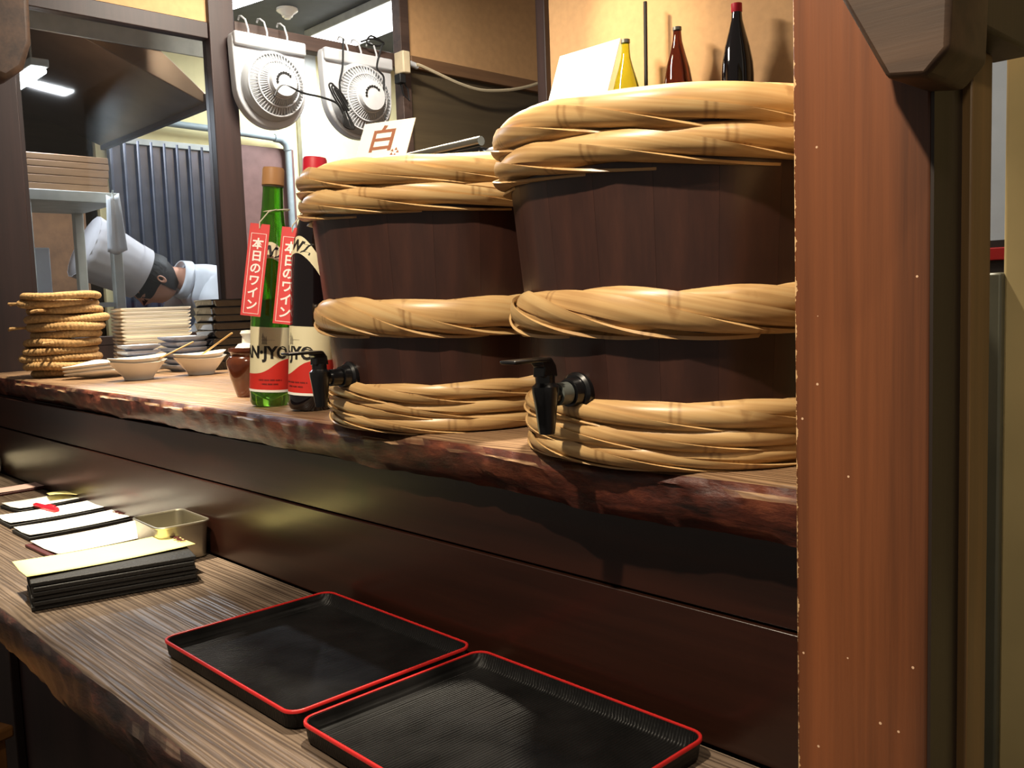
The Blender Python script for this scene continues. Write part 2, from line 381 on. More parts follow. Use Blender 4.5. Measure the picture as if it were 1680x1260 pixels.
M['cap_red'] = plain('crimson_cap', srgb(186, 22, 44), .5)
M['cap_grey'] = plain('grey_cap', srgb(120, 116, 104), .4, .5)
M['string'] = plain('white_string', srgb(226, 216, 192), .8)
M['skin'] = plain('skin', srgb(206, 150, 122), .5, var=.05)
M['hair'] = plain('black_hair', srgb(26, 22, 22), .6, var=.3, scale=60, bump=.5)
M['cloth'] = plain('white_cotton', srgb(214, 216, 220), .85, var=.04, bump=.1)
M['hat'] = plain('paper_hat', srgb(196, 192, 194), .8, var=.03)
M['trousers'] = plain('dark_trousers', srgb(40, 40, 46), .8)
M['eye'] = plain('dark_eye', srgb(30, 20, 18), .2)
M['cardboard'] = wood('brown_box_board', srgb(96, 66, 42), srgb(132, 94, 60), 'x', 20, .7, .05)
M['board_pile'] = wood('old_boards', srgb(92, 66, 46), srgb(150, 116, 84), 'y', 40, .6, .2)
M['tube'] = emit('reflection_tube', (.9, .95, 1, 1), 14)  # glow of the tubes that stand in for a pane reflection
M['lamp_glow'] = emit('lamp_diffuser', (.95, .97, 1, 1), 9)
M['pane'] = pane_mat()
M['stool'] = wood('stool_wood', srgb(110, 70, 34), srgb(160, 110, 60), 'x', 30, .45, .1)

# ================================================================== the room
ZC, ZS = .72, 1.027          # lower counter top, upper slab top
struct(B(-7.6, 2.6, -2.2, 5.2, -.05, 0).build('floor', M['floor']), 'dark stone floor')
struct(B(-7.6, -3.55, .4, 5.0, 2.95, 3.0).build('ceiling', M['ceil']), 'dark grey kitchen ceiling behind the hanging fans')

# backboard between the two counters, built of planks
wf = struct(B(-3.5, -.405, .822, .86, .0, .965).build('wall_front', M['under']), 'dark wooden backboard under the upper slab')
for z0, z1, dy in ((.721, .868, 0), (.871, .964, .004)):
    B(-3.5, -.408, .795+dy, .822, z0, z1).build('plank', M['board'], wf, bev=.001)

# right post with jamb and bracket
pt = struct(B(-.409, -.291, .742, .862, 0, 3).build('trim_1', M['post'], bev=.0025), 'orange brown square wooden post with scratches')
B(-.2915, -.2805, .800, .846, 0, 1.40).build('jamb_strip', M['jamb'], pt, bev=.002)
br = MB().prism([(-.335, 1.435), (-.294, 1.358), (-.266, 1.354), (-.250, 1.370), (-.248, 1.44), (-.248, 3), (-.335, 3)], .668, .742, 'y')
struct(br.build('trim_2', M['bracket'], bev=.004), 'dark wooden bracket with chamfered foot at top of the post')
B(-.2912, -.2885, .7425, .8625, 0, 3).build('side_shade_board', M['post_dark'], pt)  # dark board added over the post's side to keep it in shade
struct(B(-.300, -.262, .76, .90, 1.405, 3).build('trim_3', M['post_dark'], bev=.003), 'dark upper jamb beside the wooden post')

# passage to the right of the post
struct(B(-.352, 2.4, 1.10, 1.16, 0, 3).build('wall_right', M['yellow_wall'], bev=.004), 'ochre plaster wall at the far right edge')
struct(B(-1.4, .6, 2.7, 2.76, 1.33, 3).build('wall_passage', M['grey_wall']), 'pale grey wall glimpsed past the post')
struct(B(-1.4, .6, 2.69, 2.76, 0, 1.33).build('wall_passage_low', M['post_dark']), 'dark wainscot glimpsed past the post')
struct(B(-1.4, .6, 2.675, 2.69, 1.275, 1.31).build('trim_21', M['red_rim'], bev=.003), 'red rail on the dark wainscot past the post')
struct(B(-.366, -.350, 1.09, 1.17, 0, 1.22).build('trim_22', M['grey_strip'], bev=.003), 'grey edge strip on the end of the ochre wall')

# partition with window, fan rail and panels  (plane x = -3.5, along y)
XP = -3.5
struct(B(XP-.06, XP, .5, 1.015, 0, 3).build('trim_4', M['frame'], bev=.004), 'dark wooden upright left of the kitchen window')
struct(B(XP-.06, XP+.01, 1.735, 1.845, 0, 2.95).build('trim_5', M['frame'], bev=.004), 'dark wooden upright between window and fans')
struct(B(XP-.05, XP, 1.015, 1.735, 2.30, 2.365).build('trim_6', M['frame'], bev=.003), 'dark wooden head of the kitchen window')
struct(B(XP-.03, XP-.01, 1.015, 1.735, 2.365, 3).build('wall_left', M['tan']), 'tan plaster above the kitchen window')
struct(B(XP-.06, XP-.005, 1.015, 3.95, 0, 1.10).build('wall_left_low', M['frame']), 'low dark wall below the kitchen window')
win = struct(B(XP-.045, XP-.01, 1.015, 1.735, 1.10, 1.135).build('window_1', M['frame'], bev=.003), 'kitchen window with clear pane onto the cook')
B(XP-.032, XP-.028, 1.015, 1.735, 1.135, 2.30).build('pane', M['pane'], win)
B(XP-.045, XP-.012, 1.015, 1.03, 1.135, 2.30).build('window_frame', M['frame'], win)
struct(B(XP-.05, XP+.012, 1.845, 2.70, 2.325, 2.388).build('trim_7', M['rail'], bev=.003), 'brown wooden rail the white fans hang from')
struct(B(XP-.05, XP+.012, 2.69, 2.742, 0, 3).build('trim_8', M['rail'], bev=.003), 'thin brown upright right of the fans')
struct(B(XP-.05, XP+.02, 2.742, 3.95, 2.335, 2.392).build('trim_9', M['beam'], bev=.003), 'brown beam below the tan plaster panel')
struct(B(XP-.04, XP-.01, 2.742, 3.95, 2.392, 3.2).build('wall_kitchen', M['tan']), 'tan plaster panel above the brown beam')
struct(B(XP-.04, XP-.01, 2.742, 3.95, 1.0, 2.335).build('wall_kitchen_low', M['olive']), 'olive brown panel below the beam')
struct(B(-2.87, -.45, 3.0, 3.06, 0, 3.4).build('wall_back', M['tan']), 'tan plaster back wall behind the small bottles')
struct(B(-2.875, -2.82, 2.97, 3.07, 0, 3.4).build('trim_10', M['frame'], bev=.003), 'thin brown upright at the end of the back wall')
sh = tag(B(-2.75, -.5, 2.76, 3.0, 1.80, 1.83).build('wall_shelf', M['beam'], bev=.003), 'narrow wooden shelf on the back wall under the small bottles', 'shelf')

# far kitchen behind the window
XF = -5.4
struct(B(XF-.06, XF, 1.95, 5.0, 0, 2.95).build('wall_far', M['cream']), 'cream kitchen wall behind the fans')
struct(B(XF-.06, XF-.04, 1.95, 2.0, 0, 2.95).build('trim_11', M['cream']), 'end of the cream kitchen wall')
struct(B(-7.5, -7.44, .3, 5.0, 0, 2.95).build('wall_far_left', M['olive']), 'dim brown wall deep in the kitchen')

def corrugated():
    # eleven folds of about 0.05 m, then flat
    root = empty('corrugated_panel', (XF+.03, 2.0, .9), 0, 'blue grey corrugated metal panel behind the cook', 'panel')
    mb = MB(); prof = []
    n = 9; p_ = .078
    for i in range(n):
        y = i*p_
        prof += [(0, y), (.020, y+.008), (.022, y+.016), (.020, y+.024), (0, y+.032)]
    prof.append((0, n*p_))
    vs = []; fs = []
    for k, (x, y) in enumerate(prof): vs += [(x, y, 0), (x, y, 1.32)]
    for k in range(len(prof)-1): fs.append((2*k, 2*k+2, 2*k+3, 2*k+1))
    mb.add(vs, fs)
    o = mb.build('sheet', M['corr'], root)
    s = o.modifiers.new('thick', 'SOLIDIFY'); s.thickness = .004
    B(-.004, .02, 0, n*p_, 1.30, 1.335).build('top_strip', M['pale_metal'], root, bev=.002)
corrugated()
tag(B(XF+.005, XF+.03, 2.72, 3.21, .9, 2.265).build('wall_panel', M['maroon'], bev=.003), 'dull maroon panel under the grey pipe on the cream wall', 'panel')
pp = empty('water_pipe', (XF+.07, 2.25, 2.32), 0, 'grey pipe turning down beside the maroon panel', 'pipe')
MB().tube([(0, 0, .02), (0, .45, .012), (0, .80, .0)], .021, 12).build('horizontal_pipe', M['pipe'], pp, True)
MB().tube([(0, .80, 0), (0, .85, -.004), (0, .885, -.03), (0, .895, -.07)], .027, 12).build('elbow', M['pipe'], pp, True)
MB().tube([(0, .895, -.06), (0, .895, -1.3)], .021, 12).build('vertical_pipe', M['pipe'], pp, True)
tag(B(XF+.005, XF+.06, 3.26, 3.40, .9, 2.9).build('wall_duct', M['pale_metal'], bev=.006), 'pale grey vertical duct right of the pipe', 'duct')

# extractor hood, seen from below through the window
hd = empty('extractor_hood', (-4.0, 1.5, 2.16), 0, 'stainless steel extractor hood above the cook seen through the window', 'hood')
MB().prism([(.45, 0), (.45, .05), (-.25, .62), (-.62, .62), (-.62, .36), (-.30, .30)], -1.30, 0, 'x').build('canopy', M['hood'], hd, bev=.004)
B(-1.30, .01, .44, .47, -.02, .045).build('drip_rail', M['frame'], hd, bev=.003)
B(0, .012, -.62, .45, .205, .285).build('side_band', M['pale_metal'], hd, bev=.003)
fl = empty('reflection_lamp', (-4.2, 1.22, 2.18), R(0), 'bright fluorescent lamp under the hood at the window top left', 'lamp')  # added lamp, stands in for a reflection in the window pane
B(-.30, .30, -.035, .035, .02, .05).build('housing', M['pale_metal'], fl, bev=.004)
MB().tube([(-.28, -.016, .006), (.28, -.016, .006)], .012, 10).build('tube', M['tube'], fl, True)
MB().tube([(-.28, .018, .006), (.28, .018, .006)], .012, 10).build('tube', M['tube'], fl, True)
for x in (-.2, .2): MB().tube([(x, 0, .05), (x, 0, .38)], .004, 6).build('hanger', M['pale_metal'], fl)
# ceiling fittings over the fans
cl = empty('ceiling_lamp', (-4.55, 2.42, 2.95), R(12), 'bright white ceiling lamp above the left fan', 'lamp')
B(-.42, .42, -.16, .16, -.05, 0).build('housing', M['pale_metal'], cl, bev=.006)
B(-.40, .40, -.14, .14, -.075, -.05).build('diffuser', M['lamp_glow'], cl, bev=.01)
cl2 = empty('ceiling_lamp', (-4.45, 3.31, 2.95), R(0), 'bright white ceiling lamp above the right fan', 'lamp')
B(-.62, .62, -.16, .16, -.05, 0).build('housing', M['pale_metal'], cl2, bev=.006)
B(-.60, .60, -.14, .14, -.075, -.05).build('diffuser', M['lamp_glow'], cl2, bev=.01)
dl = empty('smoke_detector', (-4.77, 2.86, 2.95), 0, 'small round cream detector on the dark ceiling', 'detector')
MB().lathe([(.0, 0), (.062, 0), (.062, -.012), (.05, -.022), (.036, -.03), (.03, -.045), (0, -.048)], 20, cap0=False, cap1=False).build('base', M['ceramic'], dl, True)
MB().lathe([(0, -.045), (.022, -.046), (.018, -.056), (0, -.058)], 14, cap0=False, cap1=False).build('sensor', M['ceramic'], dl, True)

# cabinet with pile of boards on it
cb = empty('storage_cabinet', (-4.25, 1.335, 0), 0, 'pale grey open metal cabinet behind the kitchen window', 'cabinet')
w2, d2, h2 = .175, .22, 1.735
for sx in (-1, 1):
    for sy in (-1, 1):
        B(sx*d2-.02, sx*d2+.02, sy*w2-.02, sy*w2+.02, 0, h2-.03).build('upright', M['pale_metal'], cb, bev=.003)
B(-d2-.02, d2+.022, -w2-.022, w2+.022, h2-.045, h2).build('top_panel', M['pale_metal'], cb, bev=.003)
for z in (.95, 1.25): B(-d2, d2, -w2, w2, z, z+.02).build('shelf', M['pale_metal'], cb)
tag(B(-5.45, -5.2, 1.25, 1.80, 0, 1.80).build('cupboard', M['cardboard'], bev=.004), 'tall brown cupboard behind the grey cabinet in the kitchen', 'cupboard')
tag(B(-4.10, -4.04, 1.185, 1.245, 1.271, 1.50).build('storage_container', M['white_plastic'], bev=.004), 'slim white container inside the grey cabinet', 'container')
zz = 1.736
lab = ['bottom board', 'second board from the bottom', 'third board from the bottom', 'fourth board from the bottom', 'top board']
for i in range(5):
    hgt = random.uniform(.026, .036); dx = random.uniform(-.02, .02)
    o = B(-.2, .2, -.185+dx, .175+dx*.5, 0, hgt).build('cutting_board', M['board_pile'], bev=.003, loc=(-4.24, 1.335, zz))
    tag(o, 'worn wooden board on the grey cabinet, %s of the pile' % lab[i], 'board', 'boards piled on the cabinet'); zz += hgt+.001
ap = empty('hanging_cloth', (-3.97, 1.49, 1.72), 0, 'cream cloth hanging from the corner of the grey cabinet', 'cloth')
MB().grid(lambda u, v: (.012*math.sin(u*7)+.01*v, (u-.5)*(.05+.03*v), -.24*v-.012*math.sin(u*4)), 10, 12).build('towel', M['cloth'], ap, True).modifiers.new('t', 'SOLIDIFY').thickness = .004
MB().tube([(-.01, 0, -.01), (.004, 0, .02), (.0, 0, .0), (.005, 0, -.02)], .004, 6).build('hook', M['pale_metal'], ap, True)

# ================================================================== the cook behind the window
def skin_geo(verts, edges, rads, root=0, sub=2):
    me = bpy.data.meshes.new('skin'); me.from_pydata(verts, edges, []); o = bpy.data.objects.new('skin', me); col.objects.link(o)
    md = o.modifiers.new('skin', 'SKIN'); md.use_smooth_shade = True
    sv = me.skin_vertices[0].data
    for i, r_ in enumerate(rads):
        sv[i].radius = (r_, r_) if not isinstance(r_, tuple) else r_
        sv[i].use_root = (i == root)
    s = o.modifiers.new('sub', 'SUBSURF'); s.levels = sub; s.render_levels = sub
    bpy.context.view_layer.update()
    e = o.evaluated_get(bpy.context.evaluated_depsgraph_get()); m2 = e.to_mesh()
    vs = [tuple(v.co) for v in m2.vertices]; fs = [tuple(p_.vertices) for p_ in m2.polygons]
    e.to_mesh_clear(); bpy.data.objects.remove(o); bpy.data.meshes.remove(me)
    return vs, fs
def cook():
    X0 = -4.75
    root = empty('person', (X0, 2.565, .01), 0, 'cook in tall white hat and white jacket bending over behind the window', 'person')
    O = Vector((X0, 2.62, 0))
    def loc(p_): return tuple(Vector((X0+p_[0], p_[1], p_[2]))-O)
    sp = [(0,2.62,.95), (0,2.58,1.10), (0,2.45,1.25), (0,2.30,1.345), (0,2.18,1.39), (0,2.10,1.405), (0,2.03,1.40)]
    spr = [.14, .13, .14, .10, .062, .055, .06]
    arm = [(.19,2.30,1.34), (.25,2.16,1.08), (.16,1.90,.99), (.14,1.82,.97)]
    leg = [(.10,2.63,.88), (.11,2.58,.48), (.11,2.64,.09), (.11,2.50,.04)]
    def skel(spine, arms, legs, sr, ar, lr):
        v = []; e = []; r_ = []
        for i, p_ in enumerate(spine):
            v.append(loc(p_)); r_.append(sr[i])
            if i: e.append((i-1, i))
        if arms:
            for s in (-1, 1):
                prev = 3
                for p_, q in zip(arms, ar):
                    v.append(loc((s*p_[0], p_[1], p_[2]))); r_.append(q); e.append((prev, len(v)-1)); prev = len(v)-1
        if legs:
            for s in (-1, 1):
                prev = 0
                for p_, q in zip(legs, lr):
                    v.append(loc((s*p_[0], p_[1], p_[2]))); r_.append(q); e.append((prev, len(v)-1)); prev = len(v)-1
        return v, e, r_
    bd = MB(); bd.add(*skin_geo(*skel(sp, arm, leg, spr, [.06, .043, .03, .032], [.09, .06, .045, .045])))
    # head: crown towards the window's left, face looking down at the work
    c = Vector((0, -.89, .45)); fd = Vector((0, -.45, -.89)); sd = Vector((1, 0, 0)); hc = Vector(loc((0, 2.002, 1.385))); HS = 1.2
    def head(u, v, g=1.0, low=None):
        th = 2*PI*u; ph = PI*(v-.5)
        a = math.cos(ph)*math.cos(th); b = math.cos(ph)*math.sin(th); k = math.sin(ph)
        jaw = 1-.22*max(0, -k)
        ff = .100*(1+.10*max(0, -k)*max(0, a)) * jaw
        nose = .022*math.exp(-((k+.12)/.16)**2-(b/.16)**2) if a > 0 else 0
        brow = .006*math.exp(-((k-.18)/.1)**2) if a > 0 else 0
        chin = .010*math.exp(-((k+.72)/.2)**2-(b/.4)**2) if a > 0 else 0
        return hc + (c*k*.122 + fd*(a*ff+nose+brow+chin) + sd*(b*.078*jaw))*g*HS
    bd.grid(lambda u, v: head(u, v), 36, 24, cu=True)
    for s in (-1, 1):   # ears and eyes sockets, hands
        ec = hc + (sd*s*.074 - c*.012 - fd*.004)*HS
        bd.grid(lambda u, v: ec + sd*s*.016*math.sin(PI*v) + c*(.032*math.cos(2*PI*u)*math.sin(PI*v*.5)) + fd*(.019*math.sin(2*PI*u)*math.sin(PI*v*.5)), 12, 6, cu=True)
        wrist = Vector(loc((s*.14, 1.82, .97)))
        fw = Vector((-s*.25, -.9, -.2)).normalized(); sdw = Vector((s, -.25, 0)).normalized(); dn = Vector((0, -.2, -1)).normalized()
        bd.tube([wrist, wrist+fw*.05, wrist+fw*.085], [.03, .036, .03], 10)
        for k, ln in enumerate((.062, .072, .068, .052)):
            b0 = wrist+fw*.075+sdw*(.027-.018*k)
            bd.tube([b0, b0+fw*ln*.5, b0+fw*ln*.8+dn*.015, b0+fw*ln*.9+dn*.035], [.0095, .009, .0085, .007], 8)
        t0 = wrist+fw*.03-sdw*.032
        bd.tube([t0, t0+fw*.03-sdw*.018, t0+fw*.055-sdw*.018+dn*.012], [.012, .0105, .008], 8)
    body = bd.build('body', M['skin'], root, True, 60)
    for s in (-1, 1):
        ey = hc + (c*.012 + fd*.093 + sd*s*.032)*HS
        MB().add([tuple(ey+q) for q in (c*.006, sd*.012, -c*.006, -sd*.012, fd*.006)], [(0,1,4), (1,2,4), (2,3,4), (3,0,4)]).build('eye', M['eye'], root, True)
    # hair: cap shell over the back and sides of the skull
    hb = MB()
    def hair(u, v):
        p_ = head(u, .46+.54*v, 1.09)
        return p_ - fd*.012 - c*.002 + Vector((.003*math.sin(u*60), 0, .003*math.sin(u*47+v*9)))
    hb.grid(hair, 40, 10, cu=True)
    def nape(u, v): return head(.22+.56*u, .22+.42*v, 1.10) - fd*.006
    hb.grid(nape, 16, 8)
    hb.build('hair', M['hair'], root, True, 60)
    # jacket and trousers
    jk = MB(); jk.add(*skin_geo(*skel(sp[:5], arm[:3], None, [.175, .18, .20, .165, .112], [.10, .070, .052], None)))
    jk.build('jacket', M['cloth'], root, True, 60)
    col_ = MB(); nb = Vector(loc((0, 2.165, 1.385))); ax = Vector((0, -.94, .25)).normalized(); up = Vector((0, .25, .94)).normalized()
    col_.grid(lambda u, v: nb + ax*(-.03+.05*v) + (sd*math.cos(2*PI*u)+up*math.sin(2*PI*u))*(.108-.010*v), 24, 3, cu=True)
    cobj = col_.build('collar', M['cloth'], root, True); q = cobj.modifiers.new('t', 'SOLIDIFY'); q.thickness = .006
    tr = MB(); tr.add(*skin_geo(*skel(sp[:2], None, leg[:3], [.165, .15], None, [.115, .085, .07]))); tr.build('trousers', M['trousers'], root, True, 60)
    # tall hat
    ht = MB(); b0 = hc + c*.062 - fd*.004
    def hat(u, v):
        th = 2*PI*u; pl = 1+.012*math.sin(th*18)*v
        rr = (.134+.034*v)*pl
        return b0 + c*((.30*v)) + (fd*math.cos(th)*1.0+sd*math.sin(th)*.86)*rr
    ht.grid(hat, 72, 8, cu=True)
    tp = b0 + c*.30
    ht.add([tuple(tp)]+[tuple(hat(i/36, 1.0)) for i in range(36)], [(0, 1+i, 1+(i+1) % 36) for i in range(36)])
    hobj = ht.build('chef_hat', M['hat'], root, True, 50); q = hobj.modifiers.new('t', 'SOLIDIFY'); q.thickness = .002
    bn = MB(); bn.grid(lambda u, v: b0 + c*(.055*v-.004) + (fd*math.cos(2*PI*u)+sd*.86*math.sin(2*PI*u))*(.1385+.004*v), 48, 2, cu=True)
    bn.build('hat_band', M['hat'], hobj, True)
cook()

# ================================================================== hanging fans
def fan(Yc, Zt, wd, ht, label):
    """back of a white plastic fan: flat housing with rounded foot, slotted dome facing the room (+x)"""
    root = empty('hanging_fan', (-3.44, Yc, Zt-ht), 0, label, 'fan', 'white fans hanging from the rail')
    hw = wd/2
    pts = []
    for i in range(25):
        a = PI + PI*i/24
        pts.append((hw*.98*math.cos(a), hw+hw*math.sin(a)*1.0))
    top = [(hw*1.0, ht*.62), (hw*1.02, ht-.03), (hw*.99, ht-.008), (hw*.93, ht), (-hw*.93, ht), (-hw*.99, ht-.008), (-hw*1.02, ht-.03), (-hw, ht*.62)]
    MB().prism(pts+top, -.035, .012, 'x').build('housing', M['white_plastic'], root, bev=.008, seg=3)
    B(.0, .03, -hw*1.0, hw*1.0, ht-.055, ht-.002).build('top_band', M['white_plastic'], root, bev=.008, seg=3)
    rc, zc = hw*.86, ht*.46
    d = MB(); d.m = Matrix.Translation((.012, 0, zc)) @ Matrix.Rotation(PI/2, 4, 'Y')
    d.lathe([(rc, 0), (rc, .02), (rc*.93, .036), (rc*.86, .03), (rc*.42, .07), (rc*.40, .062)], 48, cap0=False, cap1=True)
    d.build('guard_dish', M['grey_plastic2'], root, True)
    rg = MB(); rg.m = d.m
    for k in range(54):
        a = 2*PI*k/54; ca, sa = math.cos(a), math.sin(a)
        rg.tube([(rc*.90*ca, rc*.90*sa, .038), (rc*.64*ca, rc*.64*sa, .058), (rc*.42*ca, rc*.42*sa, .082)], .0026, 5)
    for rr, zz_ in ((.90, .038), (.66, .058), (.44, .080)):
        rg.tube([(rc*rr*math.cos(2*PI*i/48), rc*rr*math.sin(2*PI*i/48), zz_) for i in range(48)], .0045, 6, closed=True)
    rg.build('grille', M['white_plastic'], root, True)
    hb = MB(); hb.m = d.m
    hb.lathe([(rc*.42, .07), (rc*.43, .094), (rc*.40, .104), (0, .108)], 36, cap0=False, cap1=False)
    h_ = hb.build('motor_cover', M['white_plastic'], root, True)
    vh = MB(); vh.m = d.m
    for k in range(9):
        a = PI*.75+PI*k/10
        vh.lathe([(.0055, .1035), (.0055, .1085)], 8, (rc*.25*math.cos(a), rc*.25*math.sin(a)))
    vh.build('vent_hole', M['cord'], h_)
    return root
f1 = fan(1.965, 2.33, .325, .37, 'left white plastic fan hanging from the rail beside the window upright')
f2 = fan(2.40, 2.335, .36, .375, 'right white plastic fan hanging from the rail, black cord bundle on it')
def world_tube(name, pts, x, rad, mat, parent, closed=False):
    pv = Vector(parent.location)
    def cm(p0, p1, p2, p3, t):
        return .5*((2*p1)+(p2-p0)*t+(2*p0-5*p1+4*p2-p3)*t*t+(3*p1-p0-3*p2+p3)*t**3)
    P = [Vector(((x if len(p_) == 2 else p_[0]), p_[-2], p_[-1]))-pv for p_ in pts]; Q = []
    for i in range(len(P)-1):
        for k in range(6): Q.append(cm(P[max(i-1, 0)], P[i], P[i+1], P[min(i+2, len(P)-1)], k/6))
    Q.append(P[-1])
    return MB().tube(Q, rad, 7).build(name, mat, parent, True)
world_tube('power_cord', [(1.914,2.068),(1.936,2.104),(1.97,2.116),(2.047,2.097),(2.134,2.091),(2.208,2.075),(2.239,2.033)], -3.325, .0045, M['cord'], f1)
world_tube('power_cord', [(2.468,2.36),(2.433,2.261),(2.467,2.223),(2.46,2.151),(2.439,2.124)], -3.335, .0045, M['cord'], f2)
world_tube('power_cord', [(2.277,2.36),(2.267,2.241),(2.247,2.161),(2.263,2.074)], -3.355, .0045, M['cord'], f2)
for k in range(4):
    o_ = .008*k
    world_tube('cord_loop', [(-3.335+o_*.4, 2.245+o_, 2.05), (-3.33, 2.20+o_, 2.10+o_), (-3.33, 2.178+o_*1.6, 2.147-o_*.6), (-3.33, 2.20+o_*1.4, 2.15-o_), (-3.335, 2.245+o_, 2.085), (-3.335, 2.262, 2.05), (-3.335, 2.285+o_*.6, 1.995-o_*.5), (-3.335, 2.272-o_, 1.988), (-3.335, 2.25, 2.05)], 0, .004, M['cord'], f2)
world_tube('cord_loop', [(2.435,2.395),(2.503,2.42),(2.563,2.41),(2.528,2.393),(2.468,2.395),(2.49,2.43),(2.54,2.42)], -3.45, .0045, M['cord'], f2)
def hook(y, z, label):
    o = empty('hook', (-3.46, y, z), 0, label, 'hook', 'white hooks on the fan rail')
    MB().tube([(-.04, 0, .03), (-.03, 0, .042), (-.012, 0, .038), (.012, .004, .02), (.024, .008, -.02), (.022, .010, -.055), (.01, .012, -.062)], .0042, 7).build('wire', M['white_plastic'], o, True)
    return o
for y, z, l in ((1.868, 2.368, 'leftmost white hook holding the left fan on the rail'), (1.952, 2.372, 'middle white hook holding the left fan on the rail'), (2.045, 2.370, 'rightmost white hook holding the left fan on the rail'),
             (2.345, 2.368, 'leftmost white hook holding the right fan on the rail'), (2.416, 2.368, 'middle white hook holding the right fan on the rail'), (2.50, 2.368, 'rightmost white hook holding the right fan on the rail')):
    hook(y, z, l)
ec = empty('extension_cord', (-3.46, 2.66, 2.33), 0, 'beige cable with white socket running along the brown beam', 'cable')
B(-.02, .05, -.022, .022, -.045, .055).build('socket', M['beige'], ec, bev=.006)
MB().tube([(.03, .02, .008), (.03, .075, -.002)], .014, 10).build('plug', M['white_plastic'], ec, True)
world_tube('cable', [(2.72,2.332),(2.747,2.331),(2.857,2.308),(2.971,2.284),(3.089,2.271),(3.192,2.276),(3.343,2.302),(3.478,2.339),(3.60,2.385)], -3.42, .0085, M['beige'], ec)
tp_ = empty('power_plug', (-3.45, 2.645, 2.27), 0, 'black plug with cord hanging below the white socket', 'plug')
B(-.02, .025, -.018, .018, -.03, .012).build('body', M['cord'], tp_, bev=.004)
MB().tube([(0, 0, -.03), (.0, .02, -.08), (.0, .05, -.10), (0, .045, -.05), (0, .02, -.02)], .004, 7).build('lead', M['cord'], tp_, True)

# ================================================================== counters
def hsh(x, k): return math.sin(x*7.1+k)*.35+math.sin(x*17.3+k*2.1)*.3+math.sin(x*41.7+k*3.3)*.2+math.sin(x*97+k*5.7)*.15
def live_slab(name, x0, x1, front, back, top, th, rough, mat, label, cat, nx=220):
    sec = [(0, 0, 0), (.5, 0, 0), (.90, 0, 0), (1, .014, -.0006), (1, .004, -.004), (1, -.001, -.012), (1, -.004, -.25), (1, -.002, -.5), (1, .003, -.75), (1, .012, -.95), (1, .03, -1)]
    def fn(u, v):
        k = v*10
        i = min(int(round(k)), 10)
        t, off, dz = sec[i]
        x = x0+(x1-x0)*u
        y = back+(front(x)-back)*t
        if t == 1:
            y += off + rough*(hsh(x, i*.9) if i >= 5 else .45*hsh(x, 4.1))
        z = top + (dz if i < 6 else dz*th)
        if i >= 6: z += rough*.5*hsh(x*1.4, i*1.7)*(1 if i < 10 else .3)
        return (x, y, z)
    mb = MB(); mb.grid(fn, nx, 10)
    V = 11
    mb.f.append(tuple(range(V))); mb.f.append(tuple(nx*V+k for k in range(V))[::-1])
    for i in range(nx): mb.f.append((i*V+10, (i+1)*V+10, (i+1)*V, i*V))
    o = mb.build(name, mat, None, True, 50)
    return tag(o, label, cat)
def up_front(x):
    return .756 - (x+.41)*.0215 - .018*math.exp(-((x+.66)/.14)**2) - .006*math.exp(-((x+1.1)/.16)**2)
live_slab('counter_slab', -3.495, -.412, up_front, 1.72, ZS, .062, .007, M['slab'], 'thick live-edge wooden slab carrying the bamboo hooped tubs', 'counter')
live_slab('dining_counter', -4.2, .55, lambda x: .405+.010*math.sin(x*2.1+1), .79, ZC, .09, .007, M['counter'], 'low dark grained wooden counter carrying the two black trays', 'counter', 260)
struct(B(-4.2, .55, .55, .60, 0, .63).build('wall_undercounter', M['under']), 'dark panelling below the low counter')
for x in (-2.32, -1.42, -.52): struct(B(x, x+.10, .53, .55, 0, .63).build('trim_%d' % (12+int((x+2.32)*1.2)), M['frame'], bev=.003), 'dark vertical stile below the low counter')
st = empty('stool', (-2.02, .24, 0), R(20), 'brown wooden stool tucked under the low counter at bottom left', 'stool')
B(-.17, .17, -.17, .17, .395, .42).build('seat', M['stool'], st, bev=.006)
for sx in (-1, 1):
    for sy in (-1, 1): B(sx*.14-.018, sx*.14+.018, sy*.14-.018, sy*.14+.018, 0, .395).build('leg', M['stool'], st, bev=.003)

# ================================================================== bamboo hooped tubs
def strip_mesh(Rm, a, b, phi0, k, hw, tilt, seed, n=120):
    rnd = random.Random(seed); w1, w2 = rnd.uniform(0, 6), rnd.uniform(0, 6)
    q1 = rnd.uniform(.10, .26); wid = rnd.uniform(.72, 1.25); rl = rnd.uniform(-.06, .06)
    S = [-1, -.5, 0, .5, 1]
    def pt(th, s, inner):
        ph = phi0 - k*th + q1*math.sin(th*3+w1) + hw*wid*s*(1+.12*math.sin(2*th+w2))
        bulge = 1 + .07*(1-s*s) + tilt*s + rl + .03*math.sin(2*th+w2) - (.16 if inner else 0)
        rr = Rm + a*bulge*math.cos(ph)
        return (rr*math.cos(th), rr*math.sin(th), b*bulge*math.sin(ph)+.0022*math.sin(3*th+w1*.3))
    loop = [(s, False) for s in S]+[(s, True) for s in S[::-1]]
    mb = MB(); V = len(loop)
    per = 2*PI*Rm
    mb.grid(lambda u, v: pt(2*PI*u, *loop[int(round(v*V)) % V]), n, V, cu=True, cv=True,
            uvfn=lambda u, v: (u*per, v*.05))
    return mb.mesh('bamboo_strip', True, 50)
